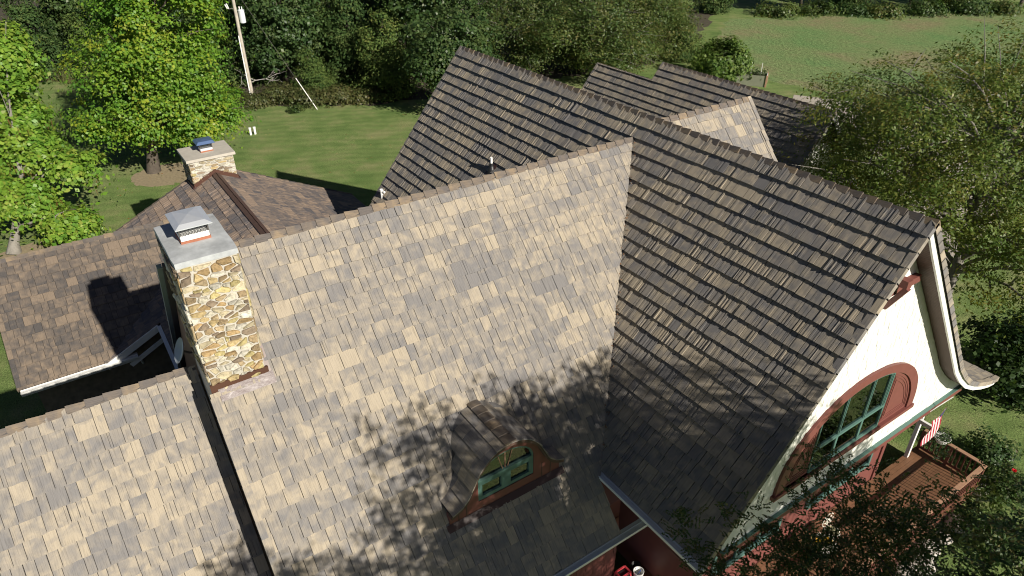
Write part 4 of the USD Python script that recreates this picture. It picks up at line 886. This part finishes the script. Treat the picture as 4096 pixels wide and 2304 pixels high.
shrub('sapling', 'small green sapling left of the maple', (-62.5, 0.4, 0), .55, 1.1, OAK, 721, 40, 26, .14, .16)
shrub('fruit_bush', 'rounded bright green bush above the far stepped ridge', (-44.6, 54.2, 0), 2.5, 3.8, [(0.07, 0.14, 0.03), (0.10, 0.17, 0.04), (0.14, 0.20, 0.05)], 722, 330, 34, .26, .4)
for i_, x in enumerate(np.linspace(0, .76, 7)):
    px, py = -62.0 + 22*x, 84 + 36*x + rt.normal(0, .8)
    shrub('edge_brush', ['leftmost', 'second', 'third', 'middle', 'fifth', 'sixth', 'rightmost'][i_] + ' of the low brush along the far meadow edge', (px, py + rt.normal(0, 1.5), 0), rt.uniform(1.6, 3.2), rt.uniform(.8, 1.9), OAK if i_ % 3 else OLV, 740 + i_, 90, 24, .28, .6)
# tall dry grass along the forest edge
rg3 = np.random.default_rng(31); n = 5200; tt = rg3.random(n)
edge = np.array([(-83, 1.5), (-74, 7.2), (-68, 10.4), (-63.5, 13.6)]); sx = np.interp(tt, [0, .45, .75, 1], edge[:, 0]) - np.abs(rg3.normal(0, 1.0, n)); sy = np.interp(tt, [0, .45, .75, 1], edge[:, 1]) + rg3.normal(0, .7, n)
hh = rg3.uniform(.5, 1.35, n); lean = rg3.normal(0, .22, (n, 2)); wv = rg3.normal(0, 1, (n, 2)); wv = wv/np.linalg.norm(wv, axis=1)[:, None]*.03
b0 = np.c_[sx, sy, np.zeros(n)]; tp_ = b0 + np.c_[lean*hh[:, None], hh]
VV = np.stack([b0 - np.c_[wv, np.zeros(n)], b0 + np.c_[wv, np.zeros(n)], tp_], 1).reshape(-1, 3); cc = np.repeat(np.array([(.15, .155, .055), (.19, .17, .075), (.10, .125, .04)])[rg3.integers(0, 3, n)], 3, 0)
tg = part('tall_grass', (VV, np.arange(3*n).reshape(-1, 3), cc), LEAF); tag(stage.GetPrimAtPath(tg), 'tall dry grass along the forest edge', 'grass', kind='stuff')
# fallen leaves on the lawn
n = 700; fx, fy = rg3.uniform(-72, -30, n), rg3.uniform(-6, 40, n); zz_ = np.full(n, .02); col = np.array([(.34, .26, .10), (.42, .34, .18), (.28, .14, .05)])[rg3.integers(0, 3, n)]
V_, F_, C_ = leaf_quads(np.c_[fx, fy, zz_], np.c_[rg3.normal(0, .2, (n, 2)), np.ones(n)], .13, .11, rg3, col)
fl_ = part('fallen_leaves', (V_, F_, C_), LEAF); tag(stage.GetPrimAtPath(fl_), 'scattered yellow fallen leaves on the lawn', 'leaves', kind='stuff')

# big feathery tree right of the house and the one near the camera
tree('locust_tree', 'large olive feathery tree filling the right side, over the driveway', (-11.0, 31.0, 0), 13.5,
     [(-.5, -.5, 9.2, 6.2, 6.6, 3.4), (-4.5, -2.0, 6.8, 3.6, 3.4, 2.4), (-6.0, -.5, 8.6, 2.6, 2.6, 1.8), (3.0, 3.0, 10.2, 5.0, 5.0, 3.2), (0.0, 1.0, 11.4, 3.6, 3.6, 1.8), (1.0, -3.8, 7.0, 4.0, 3.2, 2.6), (-2.0, 4.0, 7.4, 5.0, 4.5, 3.0), (4.0, -2.0, 6.0, 4.0, 4.0, 2.6), (-3.2, -3.6, 9.6, 3.0, 2.6, 1.6)], 1750, 76, .36, .135, [(c[0]*1.35, c[1]*1.32, c[2]*1.05) for c in OLV], 801, .30, gap=.50, gfreq=.75, aspect=.45, shell=.36, bark=GBARK, n_limb=70, twig=.014, wander=.4, flat=.55)
def fronds(tips, dirs, rng, per, nl, L, leaf, cols):
    P, N = [], []
    for c, d in zip(tips, dirs):
        for _ in range(per):
            a = unit(d*.7 + rng.normal(0, .6, 3)); s = np.linspace(.1, 1, nl)[:, None]; side = unit(np.cross(a, (0, 0, 1)) + rng.normal(0, .2, 3)); ln = L*rng.uniform(.7, 1.3)
            base = c + rng.normal(0, .16, 3); mid_ = base + a*s*ln + A3(0, 0, -.35*ln)*s**2
            for sg in (-1, 1): P.append(mid_ + side*sg*leaf*.55 + rng.normal(0, .004, mid_.shape)); N.append(np.tile(np.cross(side, a)*np.sign(np.cross(side, a)[2] + 1e-9), (nl, 1)) + rng.normal(0, .35, (nl, 3)))
    P, N = np.vstack(P), np.vstack(N); cols = np.array(cols); col = cols[rng.integers(0, len(cols), len(P))]*rng.uniform(.75, 1.25, (len(P), 1))
    return leaf_quads(P, N, leaf*rng.uniform(.8, 1.3, len(P)), leaf*.45, rng, col)
rn = np.random.default_rng(55); loc = A3(1.7, 8.4, 0)
lob = [(-1.0, -.9, 10.0, 3.7, 4.2, 3.8), (.5, 1.8, 10.4, 3.4, 2.8, 3.4), (-.6, 5.2, 8.8, 2.0, 2.6, 2.2), (-.2, 8.0, 7.8, 1.6, 1.8, 1.4), (-.8, 3.6, 11.5, 2.4, 2.4, 2.0), (-1.4, -6.2, 10.9, 1.3, 1.5, 1.0)]
C1, D1 = lobe_points(lob, 3000, rn, .48, .38, .62, 21); C1 = C1 + A3(1.5, .2, .84); C2, D2 = lobe_points([(-2.2, .6, 8.0, 2.4, 2.6, 2.0), (-4.2, .4, 7.2, 2.2, 2.8, 1.7), (-3.2, 2.8, 8.4, 2.0, 2.2, 1.7), (-2.4, -.6, 7.6, 2.4, 2.2, 1.6), (-5.7, -.4, 6.9, 2.0, 2.0, 1.4), (-5.2, 1.4, 8.0, 1.7, 1.9, 1.2)], 540, rn, .50, .50, .9, 23)
C_, D_ = np.vstack([C1, C2]), np.vstack([D1, D2])
nt = thing('locust_tree', 'near feathery locust tree reaching over the deck at the lower right', 'tree', loc)
part('crown', (lambda a: (a[0] + loc, a[1], a[2]))(fronds(C_, D_, rn, 9, 9, .24, .066, [(.040, .080, .022), (.055, .10, .030), (.08, .12, .04), (.13, .12, .045)])), LEAF, nt)
mbn = limbs((0, 0, -.05), (-.8, -.5, 12.0), .24, C_, rn, 120, wander=.45, twig=.007, start=.3); v_, f_ = mbn.arrays()[:2]; part('trunk', (v_ + loc, f_), BARK, nt, smooth=40)
shrub('dark_bush', 'dark rounded bush in shade at the right edge', (-7.0, 28.6, 0), 1.9, 3.0, CED[:3], 810, 260, 40, .17, .34)
for i_, (x, y, R, H, lb) in enumerate([(-4.2, 22.6, .9, 1.1, 'rose bush beyond the end of the deck'), (-3.6, 20.3, 1.0, 1.0, 'leafy bush in front of the deck rail'), (-5.4, 23.8, .8, 1.3, 'thin green bush under the hanging basket')]):
    shrub('garden_bush', lb, (x, y, 0), R, H, OAK, 820 + i_, 90, 26, .10, .2)
# ------------------------------------------------------------------ deck, rail and the things on it
deck = thing('deck', 'orange-brown timber deck along the gable wall with striped rail shadows', 'deck', (-6, 16, 0))
for k in range(15):
    x0 = -7.0 + k*.145
    part('board', MB().box((x0 + .003, 10.62, .46), (x0 + .142, 22.0, .50 + .002*(k % 3))), DECKM, deck)
part('frame', MB().box((-6.98, 10.7, .0), (-4.86, 21.95, .455)), REDD, deck)
for k in range(14):
    y0 = 8.6 + k*.145
    part('board', MB().box((-9.05 if y0 > 9.6 else -9.04, y0 + .003, .44), (-7.01, y0 + .142, .485)), REDD, deck)
def rail(name, label, a, b):
    p = thing(name, label, 'railing', a, group=None); a, b = A3(*a), A3(*b); L = np.linalg.norm(b - a); d = (b - a)/L
    part('top_rail', MB().beam(a + Z*.88, b + Z*.88, .15, .04), RAILM, p); part('bottom_rail', MB().beam(a + Z*.12, b + Z*.12, .04, .09), REDD, p)
    n = int(L/.15)
    for i in range(1, n):
        q = a + d*L*i/n; part('baluster', MB().box(q + A3(-.02, -.02, .14), q + A3(.02, .02, .86)), REDD, p)
    for q in (a, (a + b)/2, b): part('post', MB().box(q + A3(-.045, -.045, -.3), q + A3(.045, .045, .86)), REDD, p)
rail('deck_rail', 'long deck rail parallel to the gable wall', (-4.9, 10.8, .5), (-4.9, 21.9, .5))
rail('deck_rail', 'short end rail running out from the house corner', (-6.9, 21.9, .5), (-5.0, 21.9, .5))
# ornate white garden chair
cw = plain('cast_white', (0.62, 0.62, 0.52), 0.5, 0.1, 6.0)
chair = thing('garden_chair', 'white cast metal chair with leaf pattern back beside the lower windows', 'chair', (-6.3, 15.9, .5)); c0 = A3(-6.3, 15.9, .5)
bk = [c0 + A3(-.20 - .06*(h_ - .45), r_, h_) for r_, h_ in ((-.16, .45), (-.15, .52), (-.24, .60), (-.27, .72), (-.22, .84), (-.12, .93), (0, .96), (.12, .93), (.22, .84), (.27, .72), (.24, .60), (.15, .52), (.16, .45))]
part('back_hoop', MB().tube(bk, .016, 8), cw, chair)
lv = MB()
for r_, h_, s_ in ((0, .72, .09), (-.12, .66, .07), (.12, .66, .07), (-.1, .82, .07), (.1, .82, .07), (0, .58, .07)):
    q = c0 + A3(-.215, r_, h_); lv.add([q + A3(.006, -s_*.8, 0), q + A3(.012, 0, s_), q + A3(.006, s_*.8, 0), q + A3(.012, 0, -s_)], [(0, 3, 2, 1)]); lv.tube([q, c0 + A3(-.2, 0, .47)], .008, 5)
part('back_leaves', lv, cw, chair)
part('seat', MB().lathe([(0, .44), (.20, .44), (.225, .43), (.225, .41), (0, .41)], c0, 22), cw, chair)
part('cushion', MB().lathe([(0, .455), (.17, .455), (.19, .445), (.19, .441)], c0, 18), plain('cushion_print', (0.30, 0.28, 0.16), 0.8, 0.7, 14.0), chair)
for sx_, sy_ in ((-1, -1), (-1, 1), (1, -1), (1, 1)): part('leg', MB().tube([c0 + A3(sx_*.15, sy_*.15, .42), c0 + A3(sx_*.19, sy_*.19, .22), c0 + A3(sx_*.17, sy_*.17, 0)], .015, 6), cw, chair)
tb = thing('garden_table', 'white cast metal table with a yellow sunflower bunch left of the white chair', 'table', (-6.1, 15.1, .5)); t0 = A3(-6.1, 15.1, .5)
part('tabletop', MB().lathe([(0, .66), (.36, .66), (.38, .645), (.36, .63), (0, .63)], t0, 26), cw, tb)
for a_ in (0.4, 2.5, 4.6): part('leg', MB().tube([t0 + A3(.08*math.cos(a_), .08*math.sin(a_), .63), t0 + A3(.12*math.cos(a_), .12*math.sin(a_), .3), t0 + A3(.27*math.cos(a_), .27*math.sin(a_), 0)], .016, 6), cw, tb)
fl = thing('sunflower_bunch', 'yellow and brown sunflowers lying on the white table', 'flowers', t0 + A3(0, .05, .66)); fm = MB(); fc = MB()
rs = np.random.default_rng(8)
for _ in range(7):
    q = t0 + A3(rs.normal(0, .12), rs.normal(0, .12), .74 + rs.uniform(0, .06)); fc.lathe([(0, .02), (.035, .015), (.045, 0)], q, 10, (.10, .05, .02))
    for a_ in np.linspace(0, 2*math.pi, 13)[:-1]:
        e = A3(math.cos(a_), math.sin(a_), .1*rs.normal()); s_ = A3(-e[1], e[0], 0); fm.add([q + e*.035 - s_*.012, q + e*.06 - s_*.02, q + e*.115, q + e*.06 + s_*.02, q + e*.035 + s_*.012], [(0, 1, 2), (0, 2, 3), (0, 3, 4)], (.62, .42, .03))
part('petals', fm, LEAF, fl); part('centres', fc, LEAF, fl)
# job site radio and buckets on the red porch
PINK = plain('pink_red_plastic', (0.62, 0.07, 0.085), 0.35)
rd = thing('jobsite_radio', 'pink-red and black job site radio on the red porch floor', 'radio', (-8.85, 9.75, .485)); r0_ = A3(-8.85, 9.75, .485)
part('body', MB().box(r0_ + A3(-.10, -.15, .06), r0_ + A3(.10, .15, .30)), RUBBER, rd)
part('speaker', MB().box(r0_ + A3(.101, -.11, .09), r0_ + A3(.108, .11, .25)), DARKI, rd)
for sy_ in (-1, 1):
    for sx_ in (-1, 1): part('bumper', MB().tube([r0_ + A3(sx_*.13, sy_*.18, .0), r0_ + A3(sx_*.135, sy_*.19, .2), r0_ + A3(sx_*.12, sy_*.17, .36)], .028, 8), PINK, rd)
    part('bumper', MB().beam(r0_ + A3(-.13, sy_*.18, .36), r0_ + A3(.13, sy_*.18, .36), .05, .05), PINK, rd)
    part('bumper', MB().beam(r0_ + A3(sy_*.12, -.17, .36), r0_ + A3(sy_*.12, .17, .36), .045, .045), PINK, rd)
bu = thing('bucket', 'white bucket with yellow band on the porch beside the radio', 'bucket', (-8.62, 10.15, .485))
part('body', MB().lathe([(0, .01), (.125, .01), (.145, .34), (.155, .34), (.155, .37), (.145, .37), (.122, .06), (0, .05)], (-8.62, 10.15, .485), 24), PVC, bu)
part('band', MB().lathe([(.1285, .06), (.1395, .20)], (-8.62, 10.15, .485), 24), plain('yellow_label', (0.55, 0.50, 0.08), 0.5), bu)
part('brush', MB().tube([(-8.66, 10.1, .6), (-8.58, 10.18, .90)], .018, 8), plain('blue_handle', (0.06, 0.09, 0.25), 0.5), bu)
bu2 = thing('plant_pot', 'dark empty pot in shadow behind the white bucket', 'pot', (-8.88, 10.3, .485))
part('pot', MB().lathe([(0, .01), (.10, .01), (.13, .26), (.115, .26), (.09, .03), (0, .03)], (-8.88, 10.3, .485), 20), plain('dark_pot', (0.06, 0.06, 0.06), 0.6), bu2)
# red rocking chair under the long gutter
rk = thing('porch_chair', 'red slatted porch chair in the dark under the long white gutter', 'chair', (-7.7, 11.3, .5)); k0 = A3(-7.7, 11.3, .485)
for i_ in range(5): part('slat', MB().beam(k0 + A3(-.30, -.24 + i_*.12, .40), k0 + A3(-.48, -.24 + i_*.12, 1.05), .10, .02, (0, 1, 0)), RED, rk)
part('seat', MB().box(k0 + A3(-.3, -.28, .36), k0 + A3(.25, .28, .40)), RED, rk)
for sy_ in (-1, 1):
    part('armrest', MB().box(k0 + A3(-.38, sy_*.33 - .05, .60), k0 + A3(.28, sy_*.33 + .05, .63)), RED, rk); part('leg', MB().box(k0 + A3(.18, sy_*.31 - .03, 0), k0 + A3(.24, sy_*.31 + .03, .60)), RED, rk); part('leg', MB().box(k0 + A3(-.34, sy_*.31 - .03, 0), k0 + A3(-.28, sy_*.31 + .03, .60)), RED, rk)
# corner post, flag, hanging basket
part('porch_post', MB().box((-6.98, 21.15, .5), (-6.86, 21.27, 3.44)), WHITE, house); part('porch_arm', MB().beam((-6.9, 21.0, 2.3), (-6.35, 21.0, 2.3), .10, .14), WHITE, house)
flag = thing('flag', 'red and white striped flag hanging at the house corner', 'flag', (-6.35, 20.3, 3.4)); g0 = A3(-6.25, 20.25, 3.95)
part('pole', MB().tube([(-6.5, 20.0, 3.3), (-6.1, 20.55, 4.1)], .014, 8), WHITE, flag)
def stripe(k, n=13):
    V = []; m_ = 9; h0, h1 = k/n, (k + 1)/n
    for i in range(m_):
        for h in (h0, h1):
            f_ = i/(m_ - 1); V.append(A3(-6.22 + .10*h + .05*math.sin(f_*6 + h*3), 20.0 + .5*h*.8 + .05*math.sin(f_*5), 3.62 - 1.05*f_ - .35*(1 - h) + .15*h))
    return np.array(V), np.array([(2*i, 2*i + 1, 2*i + 3, 2*i + 2) for i in range(m_ - 1)])
FR, FW, FB = plain('flag_red', (0.42, 0.03, 0.05), 0.7), plain('flag_white', (0.75, 0.74, 0.72), 0.7), plain('flag_blue', (0.03, 0.04, 0.16), 0.7)
for k in range(13): part('stripe', stripe(k), FR if k % 2 == 0 else FW, flag)
V_, F_ = stripe(8); u_ = np.vstack([stripe(k)[0][:8] for k in (6, 12)]); part('canton', (np.array([stripe(6)[0][0], stripe(12)[0][1], stripe(12)[0][7], stripe(6)[0][6]]) + A3(.012, -.01, 0), np.array([(0, 1, 2, 3)])), FB, flag)
hb_ = thing('hanging_basket', 'white hanging basket with trailing plant at the house corner', 'basket', (-6.0, 20.6, 2.5)); h0_ = A3(-5.95, 20.6, 2.45)
part('bowl', MB().lathe([(0, -.2), (.12, -.18), (.21, -.05), (.24, .05), (.25, .05), (.22, -.02), (0, -.02)], h0_, 20), WHITE, hb_)
for a_ in (0, 2.1, 4.2): part('chain', MB().tube([h0_ + A3(.22*math.cos(a_), .22*math.sin(a_), .05), h0_ + A3(0, 0, .55)], .006, 4), MESHM, hb_)
rr_ = np.random.default_rng(4); P_ = rr_.normal(0, .13, (260, 3))*[1, 1, .6] + [0, 0, .06]; P_ = np.vstack([P_, np.c_[rr_.normal(0, .2, (160, 2)), -rr_.uniform(0, .6, 160)]])
a_ = leaf_quads(P_ + h0_, rr_.normal(0, .6, P_.shape) + [0, 0, .7], .06, .045, rr_, np.tile((.05, .09, .03), (len(P_), 1))); part('plant', a_, LEAF, hb_)
# pale landscaping rocks and flowers in front of the deck
rr_ = np.random.default_rng(14); spots = [(-4.5, 17.2), (-4.3, 17.8), (-4.55, 18.5), (-4.2, 16.6), (-4.45, 19.3), (-4.5, 20.2), (-4.9, 22.3), (-4.3, 15.6)]
wh = ['first from the left', 'second from the left', 'third from the left', 'fourth from the left', 'fourth from the right', 'third from the right', 'second from the right', 'last on the right']
for (x, y), w in zip(sorted(spots, key=lambda s: s[1]), wh):
    m = trimesh.creation.icosphere(2, 1.0); v = np.array(m.vertices); v *= (0.75 + .5*meshkit.fbm(v*1.4 + rr_.uniform(0, 50), 3, 2))[:, None]; v *= rr_.uniform(.22, .40)*np.array([1.1, 1.2, .6])
    p = part('rock', (v + A3(x, y, .10), m.faces), SLAB2, smooth=35); tag(stage.GetPrimAtPath(p), f'pale rock in front of the deck rail, {w}', 'rock')
for i_, (x, y, z, c, lb) in enumerate([(-4.3, 22.7, 1.15, (.75, .03, .06), 'single red rose above the bush past the deck end'), (-2.9, 20.4, 1.1, (.70, .08, .30), 'single pink rose near the right edge')]):
    p = thing('rose', lb, 'flower', (x, y, z - .3)); fm = MB(); rs = np.random.default_rng(90 + i_)
    for k in range(14):
        a = k*2.4; r_ = .012 + .004*k; e = A3(math.cos(a), math.sin(a), 0); s_ = A3(-e[1], e[0], 0); q = A3(x, y, z); fm.add([q + e*r_ - s_*.03, q + e*(r_ + .02) + Z*.05 - s_*.035, q + e*(r_ + .02) + Z*.05 + s_*.035, q + e*r_ + s_*.03], [(0, 1, 2, 3)], c)
    part('petals', fm, LEAF, p); part('stem', MB().tube([(x, y, z - .4), (x, y, z)], .006, 5, (.05, .08, .03)), LEAF, p)

# ------------------------------------------------------------------ utility pole, pipes, planter, drum
POLEM = plain('weathered_pole', (0.42, 0.38, 0.32), 0.9, 0.3, 2.0, 0.01)
up_ = thing('utility_pole', 'weathered wooden utility pole with grey transformer and guy wire', 'utility pole', (-64.0, 15.55, 0)); p0 = A3(-64.0, 15.55, 0)
part('pole', MB().tube([p0, p0 + A3(0, 0, 5), p0 + A3(.02, 0, 11.5)], [.17, .15, .11], 14), POLEM, up_, smooth=40)
part('conduit', MB().tube([p0 + A3(.06, -.19, 0), p0 + A3(.06, -.17, 5.6)], .045, 8), PVC, up_)
tr = part('transformer', MB().lathe([(0, 0), (.22, 0), (.25, .06), (.25, .95), (.27, .97), (.27, 1.02), (.22, 1.06), (0, 1.08)], p0 + A3(.15, .42, 6.6), 20), plain('transformer_grey', (0.62, 0.66, 0.68), 0.4), up_, smooth=35)
for o_ in (-.1, .1): part('bushing', MB().lathe([(0, 0), (.035, 0), (.05, .06), (.035, .1), (.05, .15), (.03, .26), (0, .27)], p0 + A3(.15, .42 + o_, 7.65), 10), PVC, up_)
part('bracket', MB().box(p0 + A3(-.05, .1, 6.9), p0 + A3(.05, .24, 7.4)).box(p0 + A3(-.04, -.55, 7.75), p0 + A3(.04, -.1, 7.82)), MESHM, up_)
part('cutout', MB().tube([p0 + A3(0, -.5, 7.8), p0 + A3(.05, -.62, 8.2)], .05, 8).tube([p0 + A3(0, -.62, 7.8), p0 + A3(.05, -.75, 8.15)], .05, 8), PVC, up_)
part('arrester', MB().tube([p0 + A3(0, -.9, 9.0), p0 + A3(0, -1.15, 9.3)], .09, 8).beam(p0 + A3(0, -.05, 9.05), p0 + A3(0, -1.3, 9.1), .07, .07), PVC, up_)
AN = A3(-58.3, 19.3, 0)
part('guy_wire', MB().tube([p0 + A3(0, .1, 9.6), p0*.28 + AN*.72 + A3(0, 0, 2.7)], .016, 5), MESHM, up_); g1 = p0 + A3(0, .1, 9.6)
part('guy_guard', MB().tube([AN, AN + (g1 - AN)*.26], .030, 8), PVC, up_)
part('ground_wire', MB().tube([p0 + A3(.13, .12, 0.2), p0 + A3(.12, .10, 6.6)], .012, 5), MESHM, up_)
for dy, lb in ((-.17, 'left one of two white septic pipes standing in the lawn'), (.17, 'right one of two white septic pipes standing in the lawn')):
    q = A3(-55.1, 12.85 + dy, 0) + A3(.06*dy, 0, 0); w = thing('standpipe', lb, 'pipe', q); part('pipe', MB().lathe([(.085, -.05), (.085, .46), (.105, .46), (.105, .58), (0, .59)], q, 16), PVC, w)
pl_ = thing('raised_planter', 'grey-green raised planter box with posts behind the far ridge', 'planter', (-42.2, 55.6, 0)); q0 = A3(-42.2, 55.6, 0); PT = plain('planter_grey', (0.20, 0.21, 0.15), 0.7, 0.15); ca_, sa_ = math.cos(.6), math.sin(.6)
R_ = np.array([[ca_, -sa_, 0], [sa_, ca_, 0], [0, 0, 1]])
def rot(mb): v, f = mb.arrays()[:2]; return (v @ R_.T + q0, f)
part('panel', rot(MB().box((-1.5, -.7, .0), (1.5, -.66, 1.0)).box((-1.5, .66, 0), (1.5, .7, 1.0))), PT, pl_); part('panel', rot(MB().box((-1.5, -.66, 0), (-1.46, .66, 1.0))), PT, pl_)
part('panel', rot(MB().box((1.46, -.66, 0), (1.5, .66, 1.0))), plain('planter_white', (0.55, 0.60, 0.62), 0.6), pl_, label='pale end panel')
part('soil', rot(MB().box((-1.45, -.65, .5), (1.45, .65, .85))), LITTER, pl_)
for x in (-1.5, 1.5):
    for y in (-.7, .7): part('corner_post', rot(MB().box((x - .07, y - .07, 0), (x + .07, y + .07, 1.06))), RAILM, pl_)
for x in (-.9, 0, .9): part('stake', rot(MB().box((x - .025, -.025, .8), (x + .025, .025, 2.0))), WHITE, pl_)
n = 500; Pq = np.c_[rr_.uniform(-1.4, 1.4, n), rr_.uniform(-.6, .6, n), .85 + np.abs(rr_.normal(0, .35, n))] @ R_.T + q0
part('plants', leaf_quads(Pq, rr_.normal(0, .6, (n, 3)) + [0, 0, .6], .16, .10, rr_, np.tile((.045, .08, .025), (n, 1))), LEAF, pl_)
dr_ = thing('red_drum', 'rusty red drum lying among the trees behind the house ridge', 'drum', (-70.6, 39.4, 0)); part('drum', MB().tube([(-70.9, 38.9, .35), (-70.3, 39.9, .35)], .35, 16), plain('rusty_red', (0.30, 0.05, 0.03), 0.6, 0.3), dr_); part('rim', MB().tube([(-70.62, 39.37, .35), (-70.58, 39.43, .35)], .37, 16), plain('rust', (0.16, 0.05, 0.03), 0.8), dr_)
